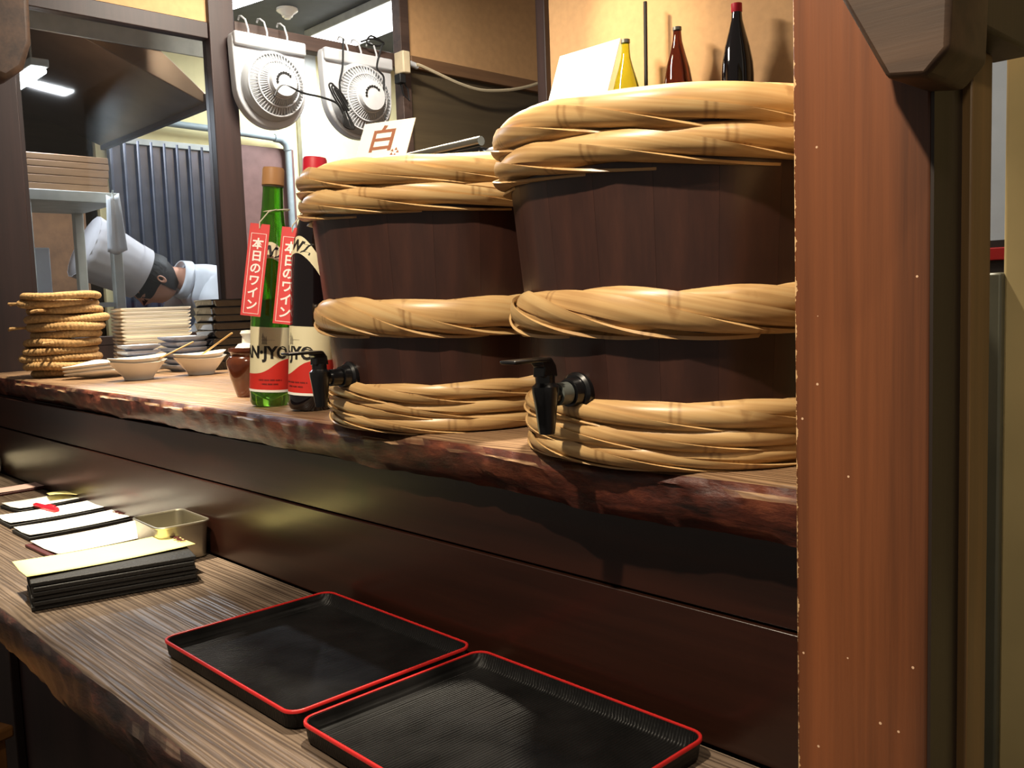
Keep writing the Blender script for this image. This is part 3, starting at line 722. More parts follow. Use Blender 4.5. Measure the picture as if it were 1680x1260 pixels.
def hoop(tub, Rm, z, a, b, ns, k, seed, tilt=.17):
    core = MB(); core.grid(lambda u, v: ((Rm+a*.72*math.cos(2*PI*v))*math.cos(2*PI*u), (Rm+a*.72*math.cos(2*PI*v))*math.sin(2*PI*u), b*.72*math.sin(2*PI*v)), 64, 10, cu=True, cv=True,
                           uvfn=lambda u, v: (u*2, v*.05))
    h = core.build('hoop', M['bamboo'], tub, True, loc=(0, 0, z))
    for j in range(ns):
        obj('bamboo_strip', strip_mesh(Rm, a, b, 2*PI*j/ns+seed, k, PI/ns*1.02, tilt, seed*31+j), M['bamboo'], h)
    return h
def tub(cx, cy, label, lever, seed):
    t = empty('wooden_tub', (cx, cy, ZS), 0, label, 'tub', 'bamboo hooped tubs on the slab')
    Hb = .366; r0, r1 = .178, .212
    ns = 20
    mb = MB(); da = 2*PI/ns
    vs = []; fs = []
    sub = 4
    for (z, ro) in ((.004, r0), (Hb, r1)):
        for i in range(sub+1):
            a = -da/2*.997 + da*.997*i/sub - PI/2
            e = .0003 if i in (0, sub) else 0
            vs += [((ro-e)*math.cos(a), (ro-e)*math.sin(a), z), ((ro-.018)*math.cos(a), (ro-.018)*math.sin(a), z)]
    n = 2*(sub+1)
    for i in range(sub):
        A = 2*i; fs += [(A, A+2, n+A+2, n+A), (A+1, n+A+1, n+A+3, A+3), (A, A+1, A+3, A+2), (n+A, n+A+2, n+A+3, n+A+1)]
    fs += [(0, n, n+1, 1), (n-2, n-1, 2*n-1, 2*n-2)]
    me = mb.add(vs, fs).mesh('stave', True, 30)
    for k in range(ns): obj('stave', me, M['stave'], t, rot=(0, 0, da*k))
    MB().lathe([(.0, .335), (r1-.022, .335), (r1-.022, .352), (0, .352)], 48, cap0=False, cap1=False).build('lid', M['lid'], t, True, 30)
    MB().lathe([(0, .006), (r0-.016, .006), (r0-.016, .02), (0, .02)], 40, cap0=False, cap1=False).build('bottom', M['stave'], t, True, 30)
    hoop(t, .211, .3610, .0165, .0195, 6, 2, seed+.3)
    hoop(t, .2085, .3270, .0175, .0180, 6, 2, seed+1.4)
    hoop(t, .1955, .163, .0165, .0240, 6, 2, seed+2.2, .17)
    hoop(t, .1835, .0560, .0155, .0150, 5, 2, seed+3.1)
    hoop(t, .1820, .0330, .0150, .0135, 5, 2, seed+4.7)
    hoop(t, .1810, .0130, .0145, .0125, 5, 2, seed+5.3)
    # tap
    rz = .178+.034*.084/.366
    y = -rz
    tp = MB(); tp.m = Matrix.Translation((-.010, y, .080)) @ Matrix.Rotation(PI/2, 4, 'X')
    tp.lathe([(0, .004), (.0095, .004), (.0095, .052), (0, .052)], 20, cap0=False, cap1=False)
    tp.m = None
    b = MB()
    tb = tp
    yb = y-.052
    tb.m = Matrix.Translation((-.010, yb, .080))
    tb.lathe([(0, -.040), (.0085, -.040), (.0095, -.034), (.0122, -.01), (.0145, .004), (.0148, .010), (.012, .012), (.0105, .014), (.0105, .022), (.0, .023)], 12, cap0=False, cap1=False)
    tapo = tb.build('tap', M['black_plastic'], t, True, 35)
    fm = MB(); fm.m = Matrix.Translation((-.010, y, .080)) @ Matrix.Rotation(PI/2, 4, 'X')
    fm.lathe([(0, -.004), (.0215, -.004), (.0215, .005), (.0185, .008), (.0165, .008), (.0150, .018), (0, .018)], 8 if False else 28, cap0=False, cap1=False)
    fm.build('flange', M['black_plastic'], tapo, True, 35)
    rg = MB(); rg.m = Matrix.Translation((-.010, y, .080)) @ Matrix.Rotation(PI/2, 4, 'X')
    rg.lathe([(0, .020), (.0122, .020), (.0122, .036), (0, .036)], 24, cap0=False, cap1=False)
    rg.build('collar_ring', M['grey_plastic'] if lever else M['black_plastic'], tapo, True, 35)
    hd_ = MB()
    hd_.m = Matrix.Translation((-.010, yb, .080))
    hd_.prism([(.011, .020), (.009, .032), (.003, .040), (-.012, .040), (-.012, .034), (-.009, .031), (-.010, .020)], -.0085, .0085, 'x')
    hd_.box(-.0115, .0115, -.054, .0, .0365, .0405)
    hd_.build('lever', M['black_plastic'], tapo, bev=.0015)
    return t
tubL = tub(-1.109, .929, 'left bamboo hooped dark wooden tub with black tap beside the wine bottles', False, 2.0)
tubR = tub(-.647, .914, 'right bamboo hooped dark wooden tub with black tap next to the post', True, 9.0)

# sign cards on the lids
def card(name, base, rz, lean, w_, h_, label):
    root = empty(name, base, rz, label, 'card')
    mb = MB(); mb.m = Matrix.Rotation(-lean, 4, 'X')
    mb.box(-w_/2, w_/2, 0, .0015, 0, h_)
    mb.build('sheet', M['paper'], root)
    back = MB(); back.m = Matrix.Rotation(-lean, 4, 'X'); yb = math.sin(lean)*h_*.8
    root2 = MB(); L_ = h_*.8
    p0 = Vector((0, math.sin(lean)*L_+.002, math.cos(lean)*L_)); p1 = Vector((0, p0.y+.03, .0))
    root2.add([(-.015, p0.y, p0.z), (.015, p0.y, p0.z), (.015, p1.y, p1.z), (-.015, p1.y, p1.z)] + [(-.015, p0.y+.0015, p0.z), (.015, p0.y+.0015, p0.z), (.015, p1.y+.0015, p1.z), (-.015, p1.y+.0015, p1.z)],
              [(0,1,2,3), (7,6,5,4), (0,4,5,1), (2,6,7,3), (1,5,6,2), (0,3,7,4)])
    root2.build('prop', M['paper'], root)
    return root
ZL = ZS+.3525
cd1 = card('sign_card', (-1.212, .855, ZL), R(22), R(30), .098, .155, 'white sign card reading 白 on the left tub')
vs, fs = text_geo('白', .056)
m_ = Matrix.Rotation(-R(30), 4, 'X') @ Matrix.Translation((-.004, -.0006, .115)) @ Matrix.Rotation(PI/2, 4, 'X')
mb = MB(); mb.m = m_; mb.add(vs, fs); mb.build('lettering', M['brown_ink'], cd1)
mb = MB(); mb.m = Matrix.Rotation(-R(30), 4, 'X') @ Matrix.Translation((.026, -.0006, .088)) @ Matrix.Rotation(PI/2, 4, 'X')
for k in range(5):
    a = k*1.256; mb.add([(.006*math.cos(a)-.003, .006*math.sin(a)-.001, 0), (.006*math.cos(a)+.003, .006*math.sin(a)-.002, 0), (.006*math.cos(a), .006*math.sin(a)+.004, 0)], [(0, 1, 2)])
mb.build('grape_print', M['brown_ink'], cd1)
cd2 = card('sign_card', (-.795, .858, ZL), R(0), R(22), .104, .165, 'blank bright white sign card on the right tub')

# appliance behind the left tub
ap = empty('kitchen_appliance', (-1.56, 1.36, ZS), 0, 'black appliance with pale end standing behind the left tub', 'appliance')
B(-.24, .17, -.10, .12, 0, .50).build('body', M['black_plastic'], ap, bev=.012, seg=3)
MB().tube([(-.24, -.085, .512), (.16, -.085, .512)], .010, 10).build('top_rail', M['steel'], ap, True)
B(.172, .235, -.10, .10, 0, .495).build('end_panel', M['white_plastic'], ap, bev=.018, seg=4)

# ================================================================== wine bottles with red tags
def rad_at(prof, z):
    for (ra, za), (rb, zb) in zip(prof, prof[1:]):
        if zb > za and za <= z <= zb: return ra+(rb-ra)*(z-za)/(zb-za)
    return prof[-1][0]
def patch(prof, a0, a1, lo, hi, off, n=40, m=10):
    """sheet lying on a turned profile between two angle-dependent heights"""
    mb = MB()
    def fn(u, v):
        a = a0+(a1-a0)*u; z0_ = lo(u) if callable(lo) else lo; z1_ = hi(u) if callable(hi) else hi
        z = z0_+(z1_-z0_)*v; r_ = rad_at(prof, z)+off
        return (r_*math.cos(a), r_*math.sin(a), z)
    return mb.grid(fn, n, m)
def wrap_text(s, size, prof, ang, z, off, squeeze=1.0, rot=0):
    vs, fs = text_geo(s, size, .04); out = []
    cr, sr = math.cos(rot), math.sin(rot)
    for x, y, _ in vs:
        x, y = x*squeeze, y
        x, y = x*cr-y*sr, x*sr+y*cr
        zz_ = z+y; r_ = rad_at(prof, zz_)+off; a = ang + x/r_
        out.append((r_*math.cos(a), r_*math.sin(a), zz_))
    return MB().add(out, fs)
def wine_bottle(loc, prof, capz, mat, capmat, label, spin, tilt, wz):
    root = empty('wine_bottle', loc, 0, label, 'bottle', 'wine bottles on the slab')
    d = Vector((.69, .72, 0)); axis = Vector((-d.y, d.x, 0))
    root.rotation_mode = 'QUATERNION'; root.rotation_quaternion = Matrix.Rotation(R(tilt), 4, axis).to_quaternion()
    body = [(0, .004), (prof[0][0]*.6, .0)] + prof + [(prof[-1][0]*.55, prof[-1][1]), (prof[-1][0]*.55, prof[-1][1]-.01)]
    inner = []
    if 'green' in mat.name:
        body = body[:-1] + [(max(r_-.003, .006), z) for r_, z in prof[::-1] if z > .012] + [(0, .012)]
    MB().lathe(body, 40, cap0=False, cap1=False).build('glass_body', mat, root, True, 50)
    rc = prof[-1][0]+.0025
    MB().lathe([(rc-.003, capz-.002), (rc, capz), (rc, prof[-1][1]+.022), (rc-.002, prof[-1][1]+.026), (0, prof[-1][1]+.0265)], 32, cap0=False, cap1=False).build('cap', capmat, root, True, 50)
    MB().lathe([(rc-.0015, capz-.004), (rc-.0005, capz-.002)], 32, cap0=False, cap1=False).build('neck_ring', M['cap_grey'], root, True)
    ca = math.atan2(-loc[1], -loc[0])+spin
    lb = patch(prof, ca-2.3, ca+2.3, .030, .150, .0005).build('front_label', M['label_cream'], root, True)
    patch(prof, ca-2.3, ca+2.3, .030, lambda u: .062+.030/(1+math.exp(-(u-.52)*18)), .0009).build('red_field', M['print_red'], lb, True)
    patch(prof, ca-2.3, ca+2.3, .0285, .033, .0010, 40, 2).build('label_border', M['paper'], lb, True)
    wrap_text('AN·JYO', .031, prof, ca-.36, .102, .0011, .92).build('lettering', M['black_ink'], lb)
    sp_ = MB()
    for z_, n_ in ((.050, 22), (.0425, 16)):
        for k in range(n_):
            a = ca-.055*n_/2+.055*k; r_ = rad_at(prof, z_)+.0012; da_ = .036 if k % 5 else .012
            sp_.add([(r_*math.cos(a), r_*math.sin(a), z_), (r_*math.cos(a+da_), r_*math.sin(a+da_), z_), (r_*math.cos(a+da_), r_*math.sin(a+da_), z_+.0028), (r_*math.cos(a), r_*math.sin(a), z_+.0028)], [(0, 1, 2, 3)])
    sp_.build('small_print', M['menu_red'], lb)
    mb = patch(prof, ca-.25, ca+.20, .126, .1265, .0010, 10, 1); mb.build('printed_line', M['grey_ink'], lb)
    em = MB()
    for k in range(7):
        a = ca-.45+.08*(k % 3); z_ = .118+.006*(k//3)
        r_ = rad_at(prof, z_)+.001
        em.add([(r_*math.cos(a), r_*math.sin(a), z_), (r_*math.cos(a+.12), r_*math.sin(a+.12), z_), (r_*math.cos(a+.06), r_*math.sin(a+.06), z_+.010)], [(0, 1, 2)])
    em.build('emblem', M['grey_ink'], lb)
    nl = patch(prof, ca-1.5, ca+1.5, lambda u: .232+.055*math.sin(PI*u)-.02*u, lambda u: .262+.055*math.sin(PI*u)-.02*u, .0006).build('neck_label', M['label_cream'], root, True)
    wrap_text(wz, .027, prof, ca+.05, .296-.008, .0012, 1.0, -.25).build('neck_lettering', M['black_ink'], nl)
    return root
profG = [(.033, .002), (.0362, .008), (.0368, .03), (.0368, .235), (.0355, .262), (.0320, .292), (.0270, .322), (.0225, .346), (.0198, .372), (.0185, .400), (.0180, .420)]
profD = [(.035, .002), (.0382, .008), (.0388, .03), (.0388, .250), (.0375, .272), (.0340, .298), (.0280, .326), (.0230, .348), (.0200, .372), (.0190, .400), (.0185, .420)]
PG = (-1.563, .852, ZS); PD = (-1.424, .856, ZS)
wine_bottle(PG, profG, .414, M['green_glass'], M['cap_tan'], 'green glass wine bottle with tan cap and red hanging tag', 0.0, 4.2, 'WZ')
wine_bottle(PD, profD, .412, M['dark_glass'], M['cap_red'], 'dark wine bottle with crimson cap leaning beside the left tub', -.75, 4.2, 'WZ')
# wine inside the green bottle shows as pale liquid in the lower half

def tag_card(tl, trr, bl, neck, label):
    tl, trr, bl = Vector(tl), Vector(trr), Vector(bl)
    wx = trr-tl; hy = tl-bl; w_ = wx.length; h_ = hy.length
    ex = wx.normalized(); ez = ex.cross(hy).normalized(); ey = ez.cross(ex)
    cen = (trr+bl)/2
    mat = Matrix((ex, ey, ez)).transposed().to_4x4(); mat.translation = cen
    root = empty('hanging_tag', cen, 0, label, 'tag', 'red tags on the wine bottles')
    root.rotation_mode = 'QUATERNION'; root.rotation_quaternion = mat.to_quaternion()
    hw, hh = w_/2, h_/2
    MB().prism([(-hw, -hh), (hw, -hh), (hw, hh-.012), (hw*.98, hh), (hw*.16, hh), (0, hh-.010), (-hw*.16, hh), (-hw*.98, hh), (-hw, hh-.012)], -.0007, .0007).build('card', M['tag_red'], root)
    bo = MB(); i_ = .0042; t_ = .0008; yt = hh-.018
    for x0, x1, y0, y1 in ((-hw+i_, hw-i_, yt, yt+t_), (-hw+i_, hw-i_, -hh+i_, -hh+i_+t_), (-hw+i_, -hw+i_+t_, -hh+i_, yt), (hw-i_-t_, hw-i_, -hh+i_, yt)):
        bo.box(x0, x1, y0, y1, .0007, .0011)
    bo.build('printed_border', M['white_ink'], root)
    chars = '本日のワイン'; n_ = len(chars); span = (yt+hh-i_)-.012; step = span/n_
    for k, ch in enumerate(chars):
        vs, fs = text_geo(ch, step*.95, .028)
        mb = MB(); mb.m = Matrix.Translation((0, yt-.008-step*(k+.5), .0012)); mb.add(vs, fs)
        mb.build('lettering', M['white_ink'], root)
    inv = mat.inverted()
    hole = Vector((0, hh-.008, .001))
    # string from the tag to the bottle neck and round it
    nk = inv @ Vector(neck)
    MB().tube([hole, hole+Vector((0, .010, .004)), (hole+nk)/2+Vector((0, .012, .002)), nk], .0012, 6).build('string', M['string'], root, True)
    ring = []
    for k in range(18):
        a = 2*PI*k/18; ring.append(inv @ (Vector(neck)+Vector((-.020, .012, 0))+Vector((.0235*math.cos(a), .0235*math.sin(a), .002*math.sin(a)))))
    MB().tube(ring, .0012, 6, closed=True).build('neck_loop', M['string'], root, True)
    return root
tag_card((-1.478, .799, 1.361), (-1.453, .824, 1.356), (-1.496, .759, 1.203), (-1.514, .862, 1.392), 'left red tag lettered in white hanging on the green bottle')
tag_card((-1.440, .838, 1.353), (-1.413, .865, 1.348), (-1.455, .800, 1.186), (-1.374, .864, 1.392), 'right red tag lettered in white hanging on the dark bottle')

# brown sauce jar
jr = empty('sauce_jar', (-1.775, .925, ZS), 0, 'small brown glazed jar with cream lid behind the green bottle', 'jar')
MB().lathe([(0, 0), (.028, 0), (.030, .006), (.040, .040), (.046, .068), (.046, .078), (.040, .086), (.036, .088), (.037, .094), (.041, .097), (.0405, .104), (.034, .105), (.032, .09), (0, .088)], 32, cap0=False, cap1=False).build('body', M['jar'], jr, True, 50)
MB().lathe([(0, .100), (.026, .100), (.027, .104), (.020, .112), (.012, .114), (.011, .128), (.015, .134), (.012, .140), (0, .141)], 24, cap0=False, cap1=False).build('lid', M['ceramic'], jr, True, 50)

# ================================================================== dishes on the far end of the slab
def braided(root, Rr, rr, ph, mat, name='straw_ring'):
    mb = MB(); nb = 64
    def fn(u, v):
        th = 2*PI*u; q = 2*PI*v
        br_ = 1+.20*abs(math.sin(nb*th*.5+q*1.0+ph))-.08
        R_ = Rr+.004*math.sin(2*th+ph)
        x = R_+rr*1.25*br_*math.cos(q)
        return (x*math.cos(th), x*math.sin(th), rr*br_*math.sin(q)+.002*math.sin(th*3+ph))
    mb.grid(fn, 256, 10, cu=True, cv=True)
    return mb.build(name, mat, root, True, 70)
zt = ZS; NT = 11
loops = {8: -.9, 6: -1.9, 4: -.6, 9: -2.4}
for k in range(NT):
    rr = random.uniform(.0112, .0128); Rr = random.uniform(.088, .103)
    if k == NT-1: Rr = .105; rr = .0105
    zt += rr
    jx, jy = random.uniform(-.010, .010), random.uniform(-.010, .010)
    o = empty('straw_trivet', (-3.03+jx, .955+jy-.012*math.sin(k*.7), zt), random.uniform(0, 6), 'braided straw trivet, %s of the tall stack at the slab end' % (ordinal(k, NT)+(' from the top' if 0 < NT-1-k < NT-1 else '')), 'trivet', 'straw trivets stacked on the slab')
    o.rotation_euler.x = random.uniform(-.03, .03); o.rotation_euler.y = random.uniform(-.03, .03)
    braided(o, Rr, rr, random.uniform(0, 6), M['straw'])
    if k == NT-1:
        for q, r2_ in enumerate((.072, .045, .02)): braided(o, r2_, .010, q, M['straw'], 'inner_coil')
    if k in loops:
        a = loops[k]-o.rotation_euler.z; c0 = Vector((math.cos(a), math.sin(a), 0)); s0 = Vector((-c0.y, c0.x, 0))
        p0 = c0*(Rr+rr)
        MB().tube([p0-c0*.01, p0+c0*.02+s0*.012, p0+c0*.045+s0*.01, p0+c0*.05-s0*.006+Vector((0, 0, -.004)), p0+c0*.03-s0*.010, p0-c0*.005-s0*.004], .0042, 7).build('hanging_loop', M['straw'], o, True)
    zt += rr*.98

def rr_loop(w_, d_, rad, n=6):
    pts = []
    for cx, cy, a0 in ((w_/2-rad, d_/2-rad, 0), (-w_/2+rad, d_/2-rad, PI/2), (-w_/2+rad, -d_/2+rad, PI), (w_/2-rad, -d_/2+rad, 1.5*PI)):
        for i in range(n+1):
            a = a0+PI/2*i/n; pts.append((cx+rad*math.cos(a), cy+rad*math.sin(a)))
    return pts
def loops_mesh(ls):
    mb = MB(); n = len(ls[0][0]); vs = []
    for pts, z in ls: vs += [(x, y, z) for x, y in pts]
    fs = []
    for k in range(len(ls)-1):
        for i in range(n): fs.append((k*n+i, k*n+(i+1) % n, (k+1)*n+(i+1) % n, (k+1)*n+i))
    fs.append(tuple(range(n))[::-1]); fs.append(tuple((len(ls)-1)*n+i for i in range(n)))
    return mb.add(vs, fs)
def dish_mesh(w_, d_, h_, name, tp=.62):
    L_ = [(rr_loop(w_*tp, d_*tp, .012), 0), (rr_loop(w_*(tp+.02), d_*(tp+.02), .012), .003), (rr_loop(w_*.985, d_*.985, .012), h_*.72), (rr_loop(w_, d_, .012), h_*.8), (rr_loop(w_, d_, .012), h_),
          (rr_loop(w_-.008, d_-.008, .010), h_), (rr_loop(w_*(tp-.02), d_*(tp-.02), .010), .006)]
    return loops_mesh(L_).mesh(name, True, 40)
def dish_stack(name, cx, cy, rz, w_, d_, h_, step, n_, mat, noun, where, group, jit=.002, tp=.62):
    me = dish_mesh(w_, d_, h_, name, tp)
    for k in range(n_):
        o = obj(name, me, mat, None, (cx+random.uniform(-jit, jit), cy+random.uniform(-jit, jit), ZS+.0005+k*step), (0, 0, rz+random.uniform(-.012, .012)))
        od = ordinal(k, n_)
        tag(o, '%s, %s %s' % (noun, od+(' from the top' if od not in ('topmost', 'bottom') else ''), where), 'plate' if 'plate' in noun else 'dish', group)
dish_stack('square_plate', -3.055, 1.245, R(-8), .16, .225, .022, .0122, 16, M['ceramic'], 'cream white square plate', 'in the tall plate stack', 'white square plates stacked behind the bowls', tp=.80)
dish_stack('black_dish', -2.76, 1.40, R(-2), .15, .22, .026, .0245, 9, M['black_dish'], 'glossy black square dish', 'in the black stack near the bottles', 'black square dishes stacked behind the bottles', tp=.93)
dish_stack('blue_dish', -2.80, 1.245, R(8), .115, .135, .022, .0175, 6, M['blue_ceramic'], 'blue grey rectangular dish', 'in the taller blue grey stack', 'blue grey dishes between white plates and black dishes')
dish_stack('small_blue_dish', -2.81, 1.10, R(4), .08, .11, .020, .0175, 5, M['blue_ceramic'], 'small blue grey dish', 'in the low stack before the white plates', 'small blue grey dishes before the white plates')
def leaf_plate():
    mb = MB(); nu, nv = 48, 5
    def fn(u, v):
        a = 2*PI*u; e = 1+.10*math.cos(3*a)
        rr = v*e
        return (.058*rr*math.cos(a), .085*rr*math.sin(a), .004+.016*v**2.2+.007*v*v*math.cos(2*a+.5)+.003*v*math.sin(3*a))
    mb.grid(fn, nu, nv, cu=True)
    return mb.mesh('small_plate', True, 60)
lp = leaf_plate()
for k in range(3):
    o = obj('small_plate', lp, M['ceramic'], None, (-2.80+.002*k, .968-.003*k, ZS+.001+k*.0105), (0, 0, R(-6+4*k)))
    s = o.modifiers.new('t', 'SOLIDIFY'); s.thickness = .004; s.offset = 1
    tag(o, 'small wavy white plate in front of the straw trivets, %s of three' % ('bottom', 'middle', 'topmost')[k], 'plate', 'small wavy plates stacked before the trivets')
def boat_bowl():
    mb = MB()
    prof = [(.0, .0), (.55, .0), (.56, .006), (.62, .012), (.86, .034), (1.0, .048), (.97, .049), (.84, .036), (.58, .016), (0, .012)]
    def fn(u, v):
        i = int(round(v*(len(prof)-1))); r_, z = prof[i]; a = 2*PI*u
        sp = 1+.20*abs(math.sin(a))**6*r_*r_
        return (.058*r_*math.cos(a), .070*r_*math.sin(a)*sp, z+.006*r_**3*abs(math.sin(a))**4)
    mb.grid(fn, 56, len(prof)-1, cu=True)
    return mb.mesh('boat_bowl', True, 50)
bw = boat_bowl()
for (bx, by, rz, wh) in ((-2.565, .999, R(4), 'left'), (-2.57, 1.185, R(6), 'right')):
    for k in range(2):
        o = obj('boat_bowl', bw, M['ceramic'], None, (bx, by, ZS+.0008+k*.0125), (R(1.5*k), 0, rz))
        tag(o, 'white pointed bowl, %s of the %s pair before the plates' % (('lower', 'upper')[k], wh), 'bowl', 'white pointed bowls on the slab')
def spoon(p0, p1, label):
    p0, p1 = Vector(p0), Vector(p1); root = empty('wooden_spoon', p0, 0, label, 'spoon', 'wooden spoons in the bowls')
    d = (p1-p0); L_ = d.length
    root.rotation_mode = 'QUATERNION'; root.rotation_quaternion = d.to_track_quat('X', 'Z')
    B(0, L_, -.005, .005, -.002, .002).build('handle', M['spoon'], root, bev=.001)
    MB().grid(lambda u, v: (-.014+.020*math.cos(2*PI*u)*math.sin(PI*v/2), .013*math.sin(2*PI*u)*math.sin(PI*v/2), -.006*math.cos(PI*v/2)), 18, 5, cu=True).build('spoon_bowl', M['spoon'], root, True)
spoon((-2.535, 1.028, 1.075), (-2.50, 1.135, 1.127), 'pale wooden spoon resting in the left pair of bowls')
spoon((-2.555, 1.165, 1.075), (-2.48, 1.245, 1.147), 'pale wooden spoon resting in the right pair of bowls')

# ================================================================== trays
def tray(cx, cy, w_, d_, label):
    root = empty('serving_tray', (cx, cy, ZC+.0005), 0, label, 'tray', 'black trays with red rims')
    rad = .02
    body = loops_mesh([(rr_loop(w_-.012, d_-.012, rad), 0), (rr_loop(w_-.006, d_-.006, rad), .004), (rr_loop(w_-.002, d_-.002, rad), .0235), (rr_loop(w_-.009, d_-.009, rad-.003), .0235), (rr_loop(w_-.020, d_-.020, rad-.004), .009), (rr_loop(w_-.028, d_-.028, rad-.006), .0062)])
    body.build('tray_body', M['tray'], root, True, 40)
    n_ = len(rr_loop(w_, d_, rad)); rim = MB()
    ls = [(rr_loop(w_, d_, rad), .0215), (rr_loop(w_, d_, rad), .0248), (rr_loop(w_-.0035, d_-.0035, rad-.002), .0258), (rr_loop(w_-.007, d_-.007, rad-.003), .0248), (rr_loop(w_-.007, d_-.007, rad-.003), .0225)]
    vs = [(x, y, z) for pts, z in ls for x, y in pts]; K = len(ls)
    fs = [(k*n_+i, k*n_+(i+1) % n_, ((k+1) % K)*n_+(i+1) % n_, ((k+1) % K)*n_+i) for k in range(K) for i in range(n_)]
    rim.add(vs, fs).build('rim', M['red_rim'], root, True, 60)
    return root
def tray_mat():
    m, nt, bs = nodes('tray_lacquer'); L = nt.links.new
    tc = N(nt, 'ShaderNodeTexCoord'); mp = N(nt, 'ShaderNodeMapping'); mp.inputs['Scale'].default_value = (1, .06, 1); mp.inputs['Rotation'].default_value = (0, 0, R(8)); L(tc.outputs['Object'], mp.inputs['Vector']); bs.inputs['Specular IOR Level'].default_value = .16
    wv = N(nt, 'ShaderNodeTexWave', bands_direction='X', i_Scale=75.0, i_Distortion=5.0, i_Detail=2.0); L(mp.outputs[0], wv.inputs['Vector'])
    no = N(nt, 'ShaderNodeTexNoise', i_Scale=14.0, i_Detail=5.0); L(tc.outputs['Object'], no.inputs['Vector'])
    rp = ramp(nt, [(.35, srgb(11, 11, 11)), (.7, srgb(20, 19, 19))]); L(no.outputs['Fac'], rp.inputs[0]); L(rp.outputs[0], bs.inputs['Base Color'])
    r2 = ramp(nt, [(.3, (.34,.34,.34,1)), (.7, (.5,.5,.5,1))]); L(no.outputs['Fac'], r2.inputs[0]); L(r2.outputs[0], bs.inputs['Roughness'])
    b = N(nt, 'ShaderNodeBump', i_Strength=.35, i_Distance=.0015); L(wv.outputs['Fac'], b.inputs['Height']); L(b.outputs[0], bs.inputs['Normal'])
    return m
M['tray'] = tray_mat()
tray(-1.086, .637, .362, .281, 'black lacquer tray with red rim, the farther one beside the menus')
tray(-.7075, .634, .362, .279, 'black lacquer tray with red rim, the nearer one towards the post')

# ================================================================== menus, bin and pen on the low counter
def menu(cx, cy, rz, w_, d_, n_, label, top='paper', cover='menu_black', th=.006, off=(0, 0), rz2=0, clip=True, sheet=None):
    root = empty('menu_pad', (cx, cy, ZC+.001), rz, label, 'menu')
    for k in range(n_):
        j = random.uniform(-.003, .003) if n_ > 1 else 0
        B(-w_/2+j, w_/2+j, -d_/2+j, d_/2-j, k*th, (k+.92)*th).build('cover', M[cover], root, bev=.0015)
    z = n_*th
    sw, sd_ = sheet or (w_*.94, d_*.97)
    mb = MB(); mb.m = Matrix.Translation((off[0], off[1], z)) @ Matrix.Rotation(rz2, 4, 'Z')
    mb.grid(lambda u, v: ((u-.5)*sw, (v-.5)*sd_, .0012+.003*(2*v-1)**2*abs(2*u-1)), 6, 10)
    s_ = mb.build('sheet', M[top], root, True); q = s_.modifiers.new('t', 'SOLIDIFY'); q.thickness = .0012; q.offset = 1
    if clip:
        c_ = MB(); c_.m = mb.m
        for k in range(6): c_.box(-.028+.009*k, -.022+.009*k, sd_/2-.018+.004*(k % 2), sd_/2-.008+.004*(k % 2), .0055, .0062)
        c_.build('printed_mark', M['menu_red'], s_)
    return root
menu(-1.665, .575, R(-13), .150, .265, 6, 'stack of black menu folders topped with a pale yellow sheet', 'yellow_paper', th=.0082, off=(-.034, -.004), rz2=R(8), sheet=(.125, .285))
menu(-2.022, .672, R(2), .175, .235, 1, 'wide white menu on a maroon backing next to the steel bin', 'paper', 'menu_red', off=(-.004, .008))
menu(-2.215, .690, R(1), .120, .235, 1, 'narrow white menu next to the wide maroon backed menu', 'paper', 'menu_black', th=.008)
menu(-2.385, .700, R(0), .125, .240, 1, 'white menu with a red pen lying on it', 'paper', 'menu_black', th=.008)
menu(-2.555, .745, R(6), .120, .215, 1, 'white menu under a folded yellow sheet beyond the red pen', 'paper', 'menu_black', th=.008)
menu(-2.830, .735, R(4), .085, .220, 1, 'pale pink menu farthest along the low counter', 'pink_paper', 'menu_red', th=.006)
yf = MB().grid(lambda u, v: ((u-.5)*.10, (v-.5)*.12, .004+.012*u*(1-v)+.002*math.sin(v*8)), 8, 8).build('folded_sheet', M['yellow_paper'], None, True, loc=(-2.565, .800, ZC+.0125), rot=(0, 0, R(-12)))
s = yf.modifiers.new('t', 'SOLIDIFY'); s.thickness = .001
tag(yf, 'folded yellow sheet lying on a white menu beyond the red pen', 'paper')
pn = empty('pen', (-2.432, .690, ZC+.0165), 0, 'red pen lying across the white menus', 'pen')
pn.rotation_euler = (0, R(90), R(8))
MB().lathe([(0, -.062), (.003, -.060), (.0065, -.048), (.0065, .02), (0, .02)], 14, cap0=False, cap1=False).build('barrel', M['red_plastic'], pn, True)
MB().lathe([(0, .018), (.0078, .018), (.0078, .060), (.006, .064), (0, .064)], 14, cap0=False, cap1=False).build('pen_cap', M['red_plastic'], pn, True)
B(-.0105, -.0075, -.002, .002, .022, .055).build('pocket_clip', M['red_plastic'], pn)

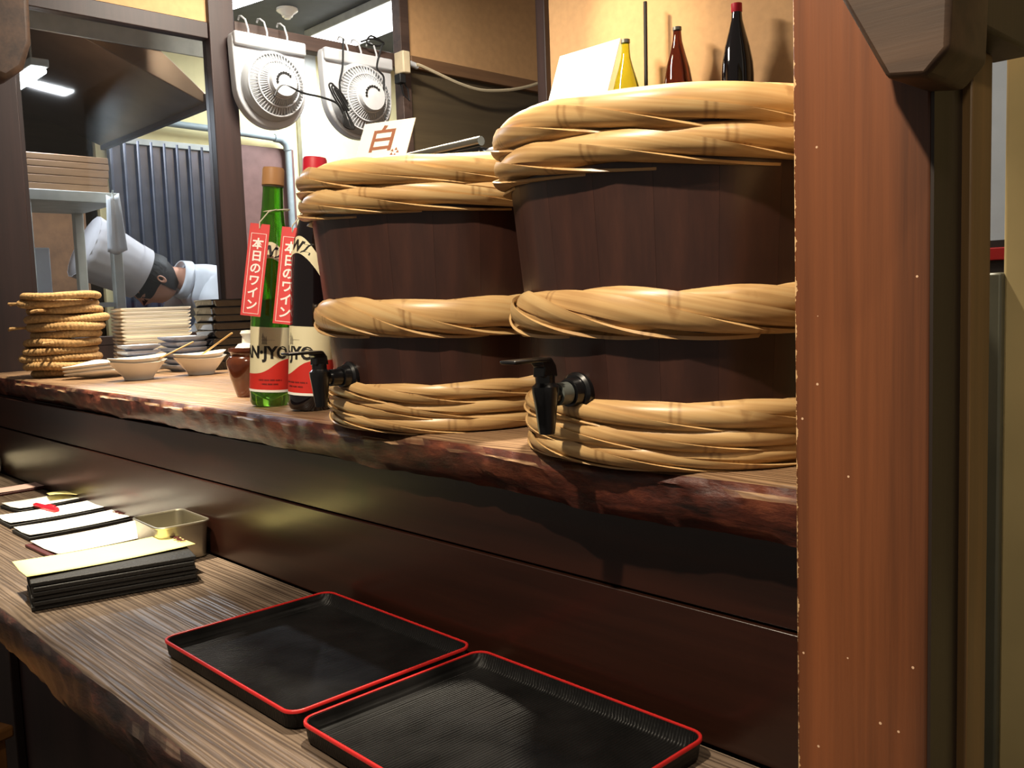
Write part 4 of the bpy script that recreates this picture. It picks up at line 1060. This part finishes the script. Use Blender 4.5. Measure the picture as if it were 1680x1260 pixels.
bn = empty('steel_bin', (-1.785, .738, ZC+.0005), R(-2), 'small rectangular stainless steel bin against the backboard', 'bin')
w_, d_, h_ = .150, .105, .074
loops_mesh([(rr_loop(w_-.022, d_-.022, .014), 0), (rr_loop(w_-.014, d_-.014, .015), .003), (rr_loop(w_-.004, d_-.004, .016), h_-.001), (rr_loop(w_-.0055, d_-.0055, .0155), h_-.001), (rr_loop(w_-.016, d_-.016, .014), .0055), (rr_loop(w_-.026, d_-.026, .012), .0035)]).build('body', M['steel'], bn, True, 45)
MB().tube([(x, y, h_) for x, y in rr_loop(w_-.001, d_-.001, .017)], .0022, 8, closed=True).build('rolled_rim', M['steel'], bn, True)
tw = empty('towel_roll', (-3.22, .70, ZC), R(10), 'beige rolled hand towel at the far end of the low counter', 'towel')
MB().tube([(0, -.10, .03), (0, -.085, .03), (0, .085, .03), (0, .10, .03)], [.015, .03, .03, .015], 16).build('outer_roll', M['string'], tw, True)
MB().tube([(.058, -.09, .022), (.058, -.08, .022), (.058, .06, .022), (.058, .07, .022)], [.01, .022, .022, .01], 14).build('second_roll', M['string'], tw, True)

# ================================================================== bottles on the back shelf
def shelf_bottle(x, y, prof, mat, capmat, caph, label):
    root = empty('sake_bottle', (x, y, 1.8305), 0, label, 'bottle', 'bottles on the back shelf')
    body = [(0, .003), (prof[0][0]*.7, 0)]+prof+[(0, prof[-1][1])]
    MB().lathe(body, 32, cap0=False, cap1=False).build('glass_body', mat, root, True, 50)
    r_ = prof[-1][0]+.002
    if capmat: MB().lathe([(r_-.001, prof[-1][1]-caph*.6), (r_, prof[-1][1]-caph*.55), (r_, prof[-1][1]+caph*.4), (0, prof[-1][1]+caph*.42)], 24, cap0=False, cap1=False).build('cap', capmat, root, True, 50)
    return root
b1 = shelf_bottle(-1.80, 2.88, [(.052, .002), (.056, .01), (.057, .15), (.055, .19), (.045, .245), (.030, .30), (.020, .34), (.0175, .37), (.017, .385)], M['dark_glass'], M['cap_red'], .030, 'dark bottle with red cap on the back shelf, rightmost of three')
pr1 = [(.056, .01), (.057, .15), (.055, .19)]
ca = math.atan2(-2.88, 1.80)
patch(pr1, ca-1.2, ca+.9, .03, .118, .001).build('front_label', M['paper'], b1, True)
b2 = shelf_bottle(-2.055, 2.88, [(.055, .002), (.058, .01), (.059, .12), (.056, .16), (.045, .225), (.028, .285), (.018, .325), (.0155, .35), (.015, .372)], M['brown_glass'], M['cap_grey'], .012, 'brown glass bottle on the back shelf, middle of three')
b3 = shelf_bottle(-2.285, 2.86, [(.060, .002), (.064, .01), (.065, .12), (.060, .16), (.045, .22), (.028, .275), (.019, .31), (.0165, .34), (.016, .375)], M['lime_glass'], M['cap_grey'], .014, 'yellow green bottle on the back shelf, leftmost of three')
tag(MB().tube([(0, 0, 0), (.004, .004, .52)], .0075, 8).build('wooden_stick', M['post_dark'], None, True, loc=(-2.23, 2.91, 1.8305)), 'dark thin stick standing behind the yellow green bottle', 'stick')

# wooden bracket beside the window head
struct(MB().prism([(.86, 2.01), (.93, 1.985), (.985, 2.03), (1.015, 2.12), (1.02, 2.30), (1.02, 3), (.80, 3), (.80, 2.06)], -3.42, -3.30, 'x').build('trim_20', M['bracket'], bev=.02), 'dark rounded bracket at the top left corner')
